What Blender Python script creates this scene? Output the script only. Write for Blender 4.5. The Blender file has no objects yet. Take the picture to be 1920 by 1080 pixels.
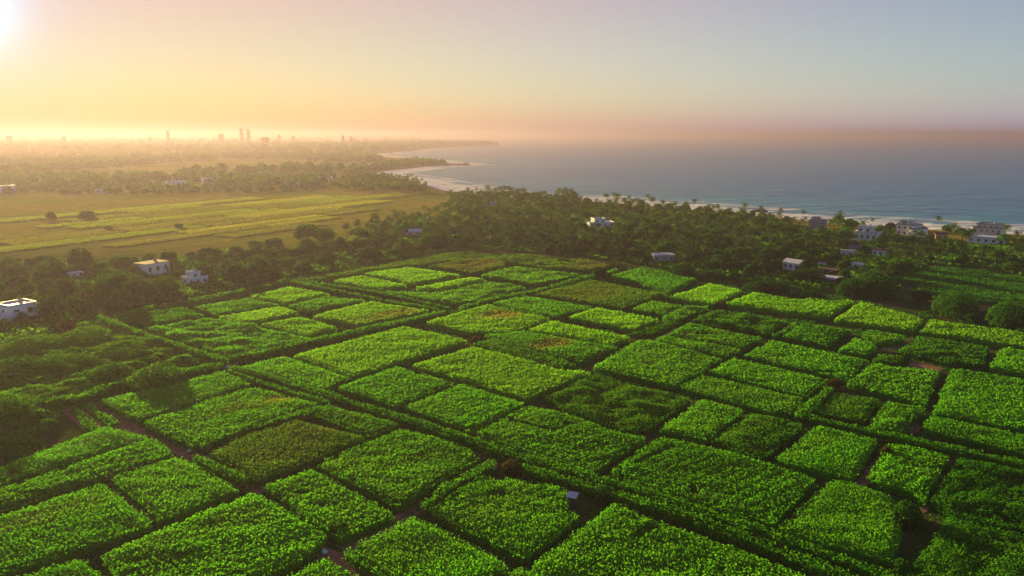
import bpy, bmesh, math, random
import numpy as np
from mathutils import Vector

# ------------------------------------------------------------------ camera, world, sun, exposure
SC = bpy.context.scene
COL = SC.collection
R = math.radians
F, CX, CY, HZ, CAMH = 1440.0, 960.0, 540.0, 254.0, 50.0      # lens in photo pixels, horizon row, height
PITCH = math.atan((CY - HZ) / F)
cam_d = bpy.data.cameras.new("camera")
cam = bpy.data.objects.new("camera", cam_d)
COL.objects.link(cam)
cam.location = (0, 0, CAMH)
cam.rotation_euler = (R(90) - PITCH, 0, 0)
cam_d.sensor_width = 36.0
cam_d.lens = 36.0 * F / 1920.0
cam_d.clip_start = 1.0
cam_d.clip_end = 60000.0
SC.camera = cam

SUN_EL, SUN_AZ = R(7.8), R(-34.5)                    # azimuth from +Y, negative = left of the view
SUN_DIR = Vector((math.sin(SUN_AZ) * math.cos(SUN_EL), math.cos(SUN_AZ) * math.cos(SUN_EL), math.sin(SUN_EL)))
sun_d = bpy.data.lights.new("sun", 'SUN')
sun_d.energy = 5.0
sun_d.angle = R(0.6)
sun_d.color = (1.0, 0.71, 0.23)
sun = bpy.data.objects.new("sun", sun_d)
COL.objects.link(sun)
sun.rotation_euler = (-SUN_DIR).to_track_quat('-Z', 'Y').to_euler()

W = bpy.data.worlds.new("World")
SC.world = W
W.use_nodes = True
wn, wl = W.node_tree.nodes, W.node_tree.links
wn.clear()
w_out = wn.new('ShaderNodeOutputWorld')
sky = wn.new('ShaderNodeTexSky')
sky.sky_type = 'NISHITA'
sky.sun_disc = False
sky.sun_elevation = SUN_EL
sky.sun_rotation = SUN_AZ
sky.altitude = 50
sky.air_density = 0.9
sky.dust_density = 0.0
sky.ozone_density = 1.5
bg = wn.new('ShaderNodeBackground')
bg.inputs[1].default_value = 0.05
# dust in the air: a wide warm aureole round the sun and a band of dusty air above the horizon
tc = wn.new('ShaderNodeTexCoord')
def wmath(op, a, b=None, c=None):
    n = wn.new('ShaderNodeMath'); n.operation = op
    for i, v in enumerate((a, b, c)):
        if v is None: continue
        if isinstance(v, (int, float)): n.inputs[i].default_value = v
        else: wl.new(v, n.inputs[i])
    return n.outputs[0]
nrm = wn.new('ShaderNodeVectorMath'); nrm.operation = 'NORMALIZE'
wl.new(tc.outputs['Generated'], nrm.inputs[0])
dt = wn.new('ShaderNodeVectorMath'); dt.operation = 'DOT_PRODUCT'
wl.new(nrm.outputs[0], dt.inputs[0]); dt.inputs[1].default_value = SUN_DIR
cosa = wmath('MAXIMUM', dt.outputs['Value'], 0.0)
sx = wn.new('ShaderNodeSeparateXYZ'); wl.new(nrm.outputs[0], sx.inputs[0])
elev = wmath('MAXIMUM', sx.outputs[2], 0.0)
q_ = wmath('MINIMUM', wmath('DIVIDE', elev, 0.17), 1.0)           # 0 at the horizon, 1 from ten degrees up
low = wmath('EXPONENT', wmath('MULTIPLY', elev, -25.0))
away = wmath('SUBTRACT', 1.0, cosa)
top_ = wmath('MULTIPLY', wmath('MINIMUM', wmath('MAXIMUM', wmath('DIVIDE', wmath('SUBTRACT', elev, 0.20), 0.35), 0.0), 1.0), 1.0)
mid_ = wmath('MULTIPLY', q_, wmath('SUBTRACT', 1.0, q_))
# thick dust dims the sky's own light low down
dim = wn.new('ShaderNodeMix'); dim.data_type = 'RGBA'; dim.blend_type = 'MULTIPLY'
dim.inputs[7].default_value = (0.50, 0.26, 0.34, 1)
wl.new(low, dim.inputs[0]); wl.new(sky.outputs[0], dim.inputs[6]); 
warm = wn.new('ShaderNodeMix'); warm.data_type = 'RGBA'; warm.blend_type = 'MULTIPLY'
warm.inputs[7].default_value = (1.0, 0.84, 0.50, 1)
wl.new(wmath('POWER', cosa, 3.0), warm.inputs[0]); wl.new(dim.outputs[2], warm.inputs[6]); wl.new(warm.outputs[2], bg.inputs[0])
# the glow thins out above twenty degrees: overhead the sky is darker
hi_ = wmath('SUBTRACT', 1.0, wmath('MULTIPLY', wmath('MINIMUM', wmath('MAXIMUM', wmath('DIVIDE', wmath('SUBTRACT', elev, 0.17), 0.25), 0.0), 1.0), 0.05))
TERMS = [  # (value socket, colour, strength): the dusty air's own glow, hazy high sky
    (wmath('POWER', cosa, 900.0), (0.05, 0.63, 1.0), 0.41),
    (wmath('POWER', cosa, 120.0), (0.0, 0.2, 1.0), 0.06),
    (wmath('MULTIPLY', wmath('POWER', cosa, 16.0), q_), (0.2, 0.3, 1.0), 0.040),
    (wmath('MULTIPLY', wmath('POWER', cosa, 2.0), q_), (1.0, 0.0, 0.0), 0.145),
    (wmath('MULTIPLY', wmath('POWER', cosa, 2.0), mid_), (1.0, 0.0, 0.0), 0.05),
    (wmath('MULTIPLY', wmath('MULTIPLY', away, q_), hi_), (0.0, 0.0, 1.0), 0.030),
    (wmath('MULTIPLY', away, low), (0.0, 0.36, 1.0), 0.34),
]
last = bg.outputs[0]
for v, c, s in TERMS:
    b = wn.new('ShaderNodeBackground')
    b.inputs[0].default_value = (*c, 1)
    wl.new(wmath('MULTIPLY', v, s), b.inputs[1])
    a = wn.new('ShaderNodeAddShader')
    wl.new(last, a.inputs[0]); wl.new(b.outputs[0], a.inputs[1])
    last = a.outputs[0]
wl.new(last, w_out.inputs[0])

SC.view_settings.view_transform = 'Standard'
SC.view_settings.look = 'None'
SC.view_settings.exposure = 1.42
SC.view_settings.gamma = 1.0
SC.render.engine = 'CYCLES'
CY_ = SC.cycles
CY_.max_bounces = 5
CY_.diffuse_bounces = 2
CY_.glossy_bounces = 2
CY_.transmission_bounces = 3
CY_.transparent_max_bounces = 4
CY_.volume_bounces = 1
CY_.use_denoising = True
CY_.sample_clamp_indirect = 4.0
HAZE_DENSITY, HAZE_G, HAZE_COL, HAZE_TOP = 3.1e-4, 0.51, (0.305, 0.265, 0.40), 88.0

# ------------------------------------------------------------------ helpers
rng = np.random.default_rng(7)
cp_, sp_ = math.cos(PITCH), math.sin(PITCH)
def at(px, py, z=0.0):
    """photo pixel -> world point on the level z"""
    dx, dv = px - CX, CY - py
    d = (dx, dv * sp_ + F * cp_, dv * cp_ - F * sp_)
    t = (z - CAMH) / d[2]
    return np.array((d[0] * t, d[1] * t, z))
def at_d(px, dist):
    """world x,y on the column px at ground distance dist"""
    return np.array(((px - CX) / F * dist * cp_, dist))
def to_px(p):
    x, y, z = p[0], p[1], p[2] - CAMH
    v = y * sp_ + z * cp_
    d = y * cp_ - z * sp_
    return CX + F * x / d, CY - F * v / d
def hashn(ix, iy, seed):
    h = (ix.astype(np.int64) * 374761393 + iy.astype(np.int64) * 668265263 + seed * 1274126177) & 0xffffffff
    h = ((h ^ (h >> 13)) * 1274126177) & 0xffffffff
    return ((h ^ (h >> 16)) & 0xffff) / 65535.0
def noise(x, y, wave, seed=0):
    x = np.asarray(x) / wave; y = np.asarray(y) / wave
    ix, iy = np.floor(x), np.floor(y)
    fx, fy = x - ix, y - iy
    fx = fx * fx * (3 - 2 * fx); fy = fy * fy * (3 - 2 * fy)
    a, b = hashn(ix, iy, seed), hashn(ix + 1, iy, seed)
    c, d = hashn(ix, iy + 1, seed), hashn(ix + 1, iy + 1, seed)
    return (a + (b - a) * fx) * (1 - fy) + (c + (d - c) * fx) * fy
def fbm(x, y, wave, seed=0, n=3):
    v = 0; a = 1; t = 0
    for i in range(n):
        v = v + a * noise(x, y, wave / 2 ** i, seed + i * 17); t += a; a *= .5
    return v / t
def inside(poly, x, y):
    r = np.zeros(x.shape, bool)
    n = len(poly)
    for i in range(n):
        x0, y0 = poly[i]; x1, y1 = poly[(i + 1) % n]
        c = ((y0 > y) != (y1 > y)) & (x < (x1 - x0) * (y - y0) / ((y1 - y0) if y1 != y0 else 1e-9) + x0)
        r ^= c
    return r
def seg_dist(pts, x, y, closed=True):
    d = np.full(x.shape, 1e9)
    n = len(pts)
    for i in range(n if closed else n - 1):
        ax, ay = pts[i]; bx, by = pts[(i + 1) % n]
        vx, vy = bx - ax, by - ay
        l2 = vx * vx + vy * vy + 1e-12
        t = np.clip(((x - ax) * vx + (y - ay) * vy) / l2, 0, 1)
        d = np.minimum(d, np.hypot(x - ax - t * vx, y - ay - t * vy))
    return d
def resample(pts, step, closed=True):
    pts = np.asarray(pts, float)
    if closed: pts = np.vstack([pts, pts[:1]])
    seg = np.hypot(*(pts[1:] - pts[:-1]).T)
    s = np.concatenate([[0], np.cumsum(seg)])
    n = max(4, int(round(s[-1] / step)))
    q = np.linspace(0, s[-1], n + 1)
    out = np.stack([np.interp(q, s, pts[:, 0]), np.interp(q, s, pts[:, 1])], 1)
    return out[:-1] if closed else out
def chaikin(pts, r=.25, n=1):
    for _ in range(n):
        q = np.roll(pts, -1, 0)
        pts = np.stack([pts * (1 - r) + q * r, pts * r + q * (1 - r)], 1).reshape(-1, 2)
    return pts

class MB:
    """collects vertices and faces for ONE mesh object"""
    def __init__(s):
        s.v, s.f, s.n, s.t, s.dry, s.mi = [], [], 0, [], [], []
    def add(s, v, f, tint=None, dry=None, mi=0):
        """v (n,3); f (m,k) array of quads/tris or list of index lists"""
        v = np.asarray(v, float).reshape(-1, 3)
        if isinstance(f, np.ndarray):
            s.f.append(f + s.n); m = len(f)
        else:
            for q in f: s.f.append(np.asarray([q]) + s.n)
            m = len(f)
        s.v.append(v); s.n += len(v)
        s.t.append(np.full(m, .5) if tint is None else np.broadcast_to(tint, m))
        s.dry.append(np.zeros(m) if dry is None else np.broadcast_to(dry, m))
        s.mi.append(np.full(m, mi))
    def box(s, x0, x1, y0, y1, z0, z1, mi=0):
        v = [(x, y, z) for z in (z0, z1) for y in (y0, y1) for x in (x0, x1)]
        s.add(v, [[0, 2, 3, 1], [4, 5, 7, 6], [0, 1, 5, 4], [2, 6, 7, 3], [0, 4, 6, 2], [1, 3, 7, 5]], mi=mi)
    def tube(s, path, radii, k=7, tint=None, cap=True):
        path = np.asarray(path, float)
        rings = []
        for i, p in enumerate(path):
            a = path[max(i - 1, 0)]; b = path[min(i + 1, len(path) - 1)]
            d = b - a; d /= np.linalg.norm(d) + 1e-9
            u = np.cross(d, (1, 0, 0) if abs(d[0]) < .8 else (0, 1, 0)); u /= np.linalg.norm(u)
            w = np.cross(d, u)
            an = np.linspace(0, 2 * math.pi, k, endpoint=False)
            rings.append(p + radii[i] * (np.cos(an)[:, None] * u + np.sin(an)[:, None] * w))
        v = np.vstack(rings)
        f = []
        for i in range(len(path) - 1):
            for j in range(k):
                f.append([i * k + j, i * k + (j + 1) % k, (i + 1) * k + (j + 1) % k, (i + 1) * k + j])
        if cap: f.append([(len(path) - 1) * k + j for j in range(k)])
        s.add(v, f, tint=tint)
    def arrays(s):
        return np.vstack(s.v), s.f, np.concatenate(s.t), np.concatenate(s.dry)
    def mesh(s, name, mats, smooth=False):
        v = np.vstack(s.v)
        me = bpy.data.meshes.new(name)
        tot = np.concatenate([np.full(len(a), a.shape[1]) for a in s.f])
        idx = np.concatenate([a.ravel() for a in s.f])
        me.vertices.add(len(v)); me.vertices.foreach_set('co', v.astype(np.float32).ravel())
        me.loops.add(len(idx)); me.loops.foreach_set('vertex_index', idx.astype(np.int32))
        me.polygons.add(len(tot))
        me.polygons.foreach_set('loop_start', np.concatenate([[0], np.cumsum(tot)[:-1]]).astype(np.int32))
        for m in (mats if isinstance(mats, (list, tuple)) else [mats]): me.materials.append(m)
        me.update(calc_edges=True)
        me.polygons.foreach_set('material_index', np.concatenate(s.mi).astype(np.int32))
        me.polygons.foreach_set('use_smooth', np.full(len(tot), smooth))
        for nm, arr in (('tint', s.t), ('dry', s.dry)):
            at_ = me.attributes.new(nm, 'FLOAT', 'FACE')
            at_.data.foreach_set('value', np.concatenate(arr).astype(np.float32))
        me.update()
        return me
    def build(s, name, mats, parent=None, smooth=False):
        o = bpy.data.objects.new(name, s.mesh(name, mats, smooth))
        COL.objects.link(o)
        if parent is not None: o.parent = parent
        return o
def tag(o, label=None, cat=None, group=None, kind=None):
    if label: o['label'] = label
    if cat: o['category'] = cat
    if group: o['group'] = group
    if kind: o['kind'] = kind
    return o
def empty(name, loc=(0, 0, 0), rz=0.0):
    o = bpy.data.objects.new(name, None)
    o.location = loc; o.rotation_euler = (0, 0, rz); o.empty_display_size = .5
    COL.objects.link(o)
    return o

def unit(a): return a / (np.linalg.norm(a, axis=-1, keepdims=True) + 1e-9)
def leaves(mb, P, N, size, tint, dry=None, jit=.6, up=.3, aspect=.5, rg=rng):
    """diamond leaves at points P lying roughly across normals N"""
    n = len(P)
    if n == 0: return
    nn = unit(N + rg.normal(0, jit, (n, 3)))
    d = rg.normal(0, 1, (n, 3)); d[:, 2] += up
    d = unit(d - nn * (d * nn).sum(1, keepdims=True))
    w = np.cross(nn, d)
    L = (size * rg.uniform(.7, 1.3, n))[:, None] if np.ndim(size) == 0 else (size * rg.uniform(.7, 1.3, n))[:, None]
    Wd = L * aspect * rg.uniform(.75, 1.2, (n, 1))
    fold = nn * L * .10
    V = np.stack([P - d * L * .5, P + w * Wd * .5 - fold, P + d * L * .5 - fold, P - w * Wd * .5 - fold * .2], 1).reshape(-1, 3)
    mb.add(V, np.arange(4 * n).reshape(n, 4), tint=tint, dry=dry)

# ------------------------------------------------------------------ materials
def mat(name):
    m = bpy.data.materials.new(name); m.use_nodes = True
    m.node_tree.nodes.clear()
    return m, m.node_tree.nodes, m.node_tree.links
def rgb(c): return (c[0], c[1], c[2], 1)
def mixc(n, l, fac, a, b):
    k = n.new('ShaderNodeMix'); k.data_type = 'RGBA'
    if isinstance(fac, (int, float)): k.inputs[0].default_value = fac
    else: l.new(fac, k.inputs[0])
    for s, v in ((6, a), (7, b)):
        if isinstance(v, tuple): k.inputs[s].default_value = rgb(v)
        else: l.new(v, k.inputs[s])
    return k.outputs[2]
def ramp(n, l, fac, stops):
    k = n.new('ShaderNodeValToRGB'); e = k.color_ramp.elements
    while len(e) < len(stops): e.new(.5)
    for q, (p, c) in zip(e, stops):
        q.position = p; q.color = rgb(c) if len(c) == 3 else c
    l.new(fac, k.inputs[0])
    return k.outputs[0]
def ntex(n, l, scale, detail=4, rough=.6, vec=None, dist=0.0):
    k = n.new('ShaderNodeTexNoise')
    k.inputs['Scale'].default_value = scale; k.inputs['Detail'].default_value = detail
    k.inputs['Roughness'].default_value = rough; k.inputs['Distortion'].default_value = dist
    if vec is not None: l.new(vec, k.inputs['Vector'])
    return k.outputs['Fac']
def geo_pos(n): return n.new('ShaderNodeNewGeometry').outputs['Position']
def leaf_mat(name, lo, hi, dryc=(.26, .19, .035), trans=.45, spec=0.0, objrand=0.0, patch=.035):
    m, n, l = mat(name)
    out = n.new('ShaderNodeOutputMaterial')
    t = n.new('ShaderNodeAttribute'); t.attribute_name = 'tint'
    dr = n.new('ShaderNodeAttribute'); dr.attribute_name = 'dry'
    nz = ntex(n, l, patch, 3, .6, geo_pos(n))
    k = n.new('ShaderNodeMath'); k.operation = 'MULTIPLY_ADD'
    l.new(nz, k.inputs[0]); k.inputs[1].default_value = .8
    k2 = n.new('ShaderNodeMath'); k2.operation = 'ADD'; l.new(t.outputs['Fac'], k2.inputs[0]); k2.inputs[1].default_value = -.4
    l.new(k2.outputs[0], k.inputs[2]); fac = k.outputs[0]
    if objrand:
        oi = n.new('ShaderNodeObjectInfo')
        k3 = n.new('ShaderNodeMath'); k3.operation = 'MULTIPLY_ADD'
        l.new(oi.outputs['Random'], k3.inputs[0]); k3.inputs[1].default_value = objrand
        k4 = n.new('ShaderNodeMath'); k4.operation = 'ADD'; l.new(fac, k4.inputs[0]); k4.inputs[1].default_value = -objrand / 2
        l.new(k4.outputs[0], k3.inputs[2]); fac = k3.outputs[0]
    cl = n.new('ShaderNodeClamp'); l.new(fac, cl.inputs[0])
    c = mixc(n, l, cl.outputs[0], lo, hi)
    c = mixc(n, l, dr.outputs['Fac'], c, dryc)
    p = n.new('ShaderNodeBsdfPrincipled')
    l.new(c, p.inputs['Base Color']); p.inputs['Roughness'].default_value = .7
    p.inputs['Specular IOR Level'].default_value = spec
    tr = n.new('ShaderNodeBsdfTranslucent')
    g = n.new('ShaderNodeHueSaturation'); g.inputs['Value'].default_value = 1.8
    l.new(c, g.inputs['Color']); l.new(g.outputs[0], tr.inputs['Color'])
    mx = n.new('ShaderNodeMixShader'); mx.inputs[0].default_value = trans
    l.new(p.outputs[0], mx.inputs[1]); l.new(tr.outputs[0], mx.inputs[2])
    l.new(mx.outputs[0], out.inputs[0])
    return m
def plain_mat(name, a, b=None, scale=1.0, rough=.8, bump=0.0, spec=.3, metal=0.0):
    m, n, l = mat(name)
    out = n.new('ShaderNodeOutputMaterial')
    p = n.new('ShaderNodeBsdfPrincipled')
    nz = ntex(n, l, scale, 5, .65, geo_pos(n))
    l.new(ramp(n, l, nz, [(.35, a), (.68, b or a)]), p.inputs['Base Color'])
    p.inputs['Roughness'].default_value = rough
    p.inputs['Specular IOR Level'].default_value = spec
    p.inputs['Metallic'].default_value = metal
    if bump:
        bp = n.new('ShaderNodeBump'); bp.inputs['Strength'].default_value = bump; bp.inputs['Distance'].default_value = .1
        l.new(nz, bp.inputs['Height']); l.new(bp.outputs[0], p.inputs['Normal'])
    l.new(p.outputs[0], out.inputs[0])
    return m
M = {}
M['crop'] = leaf_mat('crop_leaf', (.040, .185, .003), (.130, .460, .005), trans=.5, spec=.06)
M['crop_dark'] = leaf_mat('dark_crop_leaf', (.022, .120, .004), (.078, .300, .006), trans=.45)
M['crop_bright'] = leaf_mat('bright_crop_leaf', (.095, .285, .003), (.220, .530, .006), trans=.5, spec=.06)
M['crop_weedy'] = leaf_mat('weedy_crop_leaf', (.050, .140, .008), (.115, .280, .012), trans=.4, dryc=(.24, .13, .05))
M['hedge'] = leaf_mat('hedge_leaf', (.030, .140, .004), (.090, .300, .007), trans=.45)
M['tree'] = leaf_mat('tree_leaf', (.010, .058, .005), (.052, .165, .008), trans=.35, objrand=.7)
M['vine'] = leaf_mat('vine_leaf', (.030, .130, .005), (.120, .300, .008), trans=.4, objrand=.4)
M['brown_bush'] = leaf_mat('brownish_leaf', (.050, .045, .012), (.085, .075, .018), trans=.35)
M['palm'] = leaf_mat('palm_leaf', (.013, .058, .006), (.052, .140, .012), dryc=(.19, .135, .055), trans=.3, objrand=.7)
M['far_crop'] = leaf_mat('far_crop_leaf', (.18, .26, .015), (.27, .33, .022), trans=.4, patch=.01)  # far leaf colours lightened to carry the missing glow of the haze
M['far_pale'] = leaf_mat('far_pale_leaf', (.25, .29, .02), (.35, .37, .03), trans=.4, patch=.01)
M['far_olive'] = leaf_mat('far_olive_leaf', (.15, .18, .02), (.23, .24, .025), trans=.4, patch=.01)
M['grass'] = leaf_mat('grass_blade', (.020, .120, .008), (.070, .250, .012), trans=.35, patch=.06)
M['bark'] = plain_mat('bark', (.07, .05, .035), (.16, .12, .085), 2.0, .9, .4)
M['palm_bark'] = plain_mat('palm_bark', (.075, .062, .045), (.15, .125, .09), 2.0, .9, .3)
M['soil'] = plain_mat('soil', (.20, .095, .050), (.40, .20, .11), .9, .95, .5, .1)
M['white'] = plain_mat('white_render', (.72, .71, .69), (.86, .85, .83), .6, .7)
M['grey'] = plain_mat('concrete', (.22, .22, .225), (.36, .36, .36), .5, .85)
M['beige'] = plain_mat('beige_render', (.55, .52, .48), (.70, .66, .61), .5, .8)
M['orange'] = plain_mat('sunlit_render', (.52, .26, .14), (.62, .34, .20), .5, .8)  # orange sunlight on one house, put into its wall colour
M['glass'] = plain_mat('dark_glass', (.02, .025, .03), (.05, .06, .07), .3, .15, 0, .5)
M['wood'] = plain_mat('dark_wood', (.06, .04, .028), (.12, .085, .06), 3, .7)
M['roof_dark'] = plain_mat('dark_roof', (.05, .045, .04), (.10, .09, .08), .7, .8)
M['roof_blue'] = plain_mat('blue_sheet', (.03, .05, .10), (.06, .09, .15), .7, .6)
M['roof_white'] = plain_mat('white_sheet', (.50, .52, .55), (.74, .75, .77), .6, .5)
M['roof_brown'] = plain_mat('brown_roof', (.12, .055, .03), (.20, .10, .06), .7, .8)
M['steel'] = plain_mat('weathered_sheet', (.38, .41, .45), (.58, .60, .64), 3, .45, 0, .4)
M['plastic'] = plain_mat('white_plastic', (.75, .75, .74), (.85, .85, .85), 3, .4)
M['tower'] = plain_mat('tower_concrete', (.20, .17, .15), (.30, .26, .23), .05, .9)
M['rock'] = plain_mat('rock', (.05, .045, .04), (.12, .10, .085), .6, .9, .5)
# ------------------------------------------------------------------ land and sea
SEA = -1.0
SH_PX = [(1920, 441), (1800, 434), (1700, 427), (1560, 418), (1440, 406), (1330, 396), (1200, 384), (1080, 376), (960, 372), (900, 367),
         (845, 360), (800, 347), (760, 337), (715, 329), (704, 327), (715, 322), (760, 317), (800, 312.5), (866, 309), (850, 306.5), (800, 301),
         (745, 295), (700, 292.5), (688, 291), (720, 287.5), (770, 283), (810, 278.5), (860, 276), (945, 273)]
SHORE = [(1500, -900), (620, 40), (420, 235)] + [tuple(at(x, y, SEA)[:2]) for x, y in SH_PX] + \
        [(-90, 4300), (-420, 4700), (-800, 6200), (-900, 9000), (-1100, 21400)]
LAND = SHORE + [(-25500, 21400), (-25500, -2000), (1500, -2000)]
COAST = resample(SHORE, 30, False)
COAST = COAST[(COAST[:, 1] < 7000)]
def sdist(x, y):
    d = seg_dist(SHORE, x, y, False)
    return np.where(inside(LAND, x, y), d, -d)
def relief(x, y, sd):
    z = SEA + np.clip(sd * .075, -4.5, 1.0)
    far = np.clip((y - 1900) / 2600, 0, 1)
    z = z + far * np.clip((sd - 15) * .06, 0, 1) * (4 + 11 * fbm(x, y, 1500, 5, 3) ** 1.5)
    return z
def pgrid(ny, nx, y0, y1, half=1.12):
    yy = np.concatenate([np.linspace(-60, y0, 12, endpoint=False), np.geomspace(y0, y1, ny)])
    u = np.linspace(-half, half, nx)
    Y, U = np.meshgrid(yy, u, indexing='ij')
    X = U * (Y + 130)
    return X, Y
def grid_obj(name, X, Y, Z, mats, attr, keep=None):
    ny, nx = X.shape
    idx = np.arange(ny * nx).reshape(ny, nx)
    f = np.stack([idx[:-1, :-1], idx[:-1, 1:], idx[1:, 1:], idx[1:, :-1]], -1).reshape(-1, 4)
    if keep is not None:
        f = f[keep.ravel()[f].any(1)]
    used, inv = np.unique(f, return_inverse=True)
    mb = MB()
    mb.add(np.stack([X.ravel(), Y.ravel(), Z.ravel()], 1)[used], inv.reshape(-1, 4))
    o = mb.build(name, mats, smooth=True)
    a = o.data.attributes.new('shore', 'FLOAT', 'POINT')
    a.data.foreach_set('value', attr.ravel()[used].astype(np.float32))
    return tag(o, kind='structure')

# ground material: soil and weeds, yellow-green open land farther inland with haze glow put in its colour, sand at the water
m, n, l = mat('ground'); M['ground'] = m
out = n.new('ShaderNodeOutputMaterial'); p = n.new('ShaderNodeBsdfPrincipled'); pos = geo_pos(n)
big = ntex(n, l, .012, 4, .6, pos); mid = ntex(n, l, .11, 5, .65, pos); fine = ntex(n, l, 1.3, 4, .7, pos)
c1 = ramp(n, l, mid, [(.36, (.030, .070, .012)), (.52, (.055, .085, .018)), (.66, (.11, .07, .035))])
c2 = ramp(n, l, big, [(.36, (.19, .24, .016)), (.52, (.28, .27, .026)), (.68, (.36, .27, .05))])  # far land brightened: stands in for the glow of thicker haze
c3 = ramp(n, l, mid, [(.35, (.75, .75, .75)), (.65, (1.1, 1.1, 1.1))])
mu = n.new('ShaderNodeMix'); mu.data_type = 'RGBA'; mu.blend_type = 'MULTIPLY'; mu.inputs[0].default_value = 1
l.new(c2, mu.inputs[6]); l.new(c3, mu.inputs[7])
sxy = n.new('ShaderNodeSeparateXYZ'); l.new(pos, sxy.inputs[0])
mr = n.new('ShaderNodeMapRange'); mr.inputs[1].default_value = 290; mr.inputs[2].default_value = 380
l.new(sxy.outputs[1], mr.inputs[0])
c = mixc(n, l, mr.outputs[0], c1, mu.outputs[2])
sh = n.new('ShaderNodeAttribute'); sh.attribute_name = 'shore'
ms = n.new('ShaderNodeMapRange'); ms.inputs[1].default_value = 13; ms.inputs[2].default_value = 7
l.new(sh.outputs['Fac'], ms.inputs[0])
c = mixc(n, l, ms.outputs[0], c, (.30, .22, .14))
l.new(c, p.inputs['Base Color']); p.inputs['Roughness'].default_value = 1.0; p.inputs['Specular IOR Level'].default_value = 0.0
bp = n.new('ShaderNodeBump'); bp.inputs['Strength'].default_value = .8; bp.inputs['Distance'].default_value = .25
l.new(fine, bp.inputs['Height']); l.new(bp.outputs[0], p.inputs['Normal'])
l.new(p.outputs[0], out.inputs[0])

X, Y = pgrid(480, 560, 60, 21500)
SD = sdist(X, Y)
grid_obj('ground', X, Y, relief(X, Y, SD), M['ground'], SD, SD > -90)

# sea material: water coloured with the blue of the reflected sky, wind ripples, swell lines and a broken band of surf
m, n, l = mat('sea_water'); M['sea'] = m
out = n.new('ShaderNodeOutputMaterial'); p = n.new('ShaderNodeBsdfPrincipled'); pos = geo_pos(n)
sh = n.new('ShaderNodeAttribute'); sh.attribute_name = 'shore'
mp = n.new('ShaderNodeMapping'); l.new(pos, mp.inputs[0])
mp.inputs['Rotation'].default_value = (0, 0, R(38)); mp.inputs['Scale'].default_value = (.35, 1, 1)
s1 = ntex(n, l, .055, 3, .55, mp.outputs[0], .6)
s2 = ntex(n, l, .30, 4, .65, mp.outputs[0])
s3 = ntex(n, l, .011, 3, .5, mp.outputs[0], .5)
def m2(op, a, b=None, c=None):
    k = n.new('ShaderNodeMath'); k.operation = op
    for i, v in enumerate((a, b, c)):
        if v is None: continue
        if isinstance(v, (int, float)): k.inputs[i].default_value = v
        else: l.new(v, k.inputs[i])
    return k.outputs[0]
hgt = m2('ADD', m2('MULTIPLY', s1, 4.5), m2('MULTIPLY', s2, .9))
bp = n.new('ShaderNodeBump'); bp.inputs['Strength'].default_value = 1.0; bp.inputs['Distance'].default_value = .8
l.new(hgt, bp.inputs['Height']); l.new(bp.outputs[0], p.inputs['Normal'])
off = m2('MULTIPLY', sh.outputs['Fac'], -1.0)
near = n.new('ShaderNodeMapRange'); near.inputs[1].default_value = 260; near.inputs[2].default_value = 30; l.new(off, near.inputs[0])
col = mixc(n, l, near.outputs[0], (.003, .19, .40), (.03, .29, .40))  # sky reflection painted into the base colour, true reflection is nearly off
col = mixc(n, l, m2('MULTIPLY', ramp(n, l, s3, [(.4, (0, 0, 0)), (.65, (1, 1, 1))]), .5), col, (.002, .14, .31))
# surf: probability of foam falls away from the beach, with breaker lines
fd = ramp(n, l, m2('DIVIDE', off, 88.0), [(0.0, (1, 1, 1)), (.10, (.78, .78, .78)), (.22, (.60, .60, .60)), (.32, (.68, .68, .68)), (.46, (.52, .52, .52)), (.60, (.55, .55, .55)), (.75, (.38, .38, .38)), (1.0, (0, 0, 0))])
f1 = ntex(n, l, .045, 6, .68, mp.outputs[0], .9)
foam = n.new('ShaderNodeMapRange'); foam.inputs[1].default_value = .84; foam.inputs[2].default_value = 1.0
l.new(m2('ADD', fd, m2('MULTIPLY', f1, .75)), foam.inputs[0])
col = mixc(n, l, foam.outputs[0], col, (.78, .78, .78))
p.inputs['Specular IOR Level'].default_value = .012
l.new(col, p.inputs['Base Color'])
l.new(m2('MULTIPLY_ADD', foam.outputs[0], .5, .22), p.inputs['Roughness'])
l.new(p.outputs[0], out.inputs[0])
X, Y = pgrid(440, 420, 60, 21500)
SD = sdist(X, Y)
# the swell rises towards the beach
sw = np.where(SD < 0, np.sin(SD / 9.0 + 3 * fbm(X, Y, 120, 9)) * .45 * np.exp(-((-SD - 45) / 60.0) ** 2), 0)
grid_obj('sea', X, Y, np.full(X.shape, SEA) + sw, M['sea'], SD, SD < 25)

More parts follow.
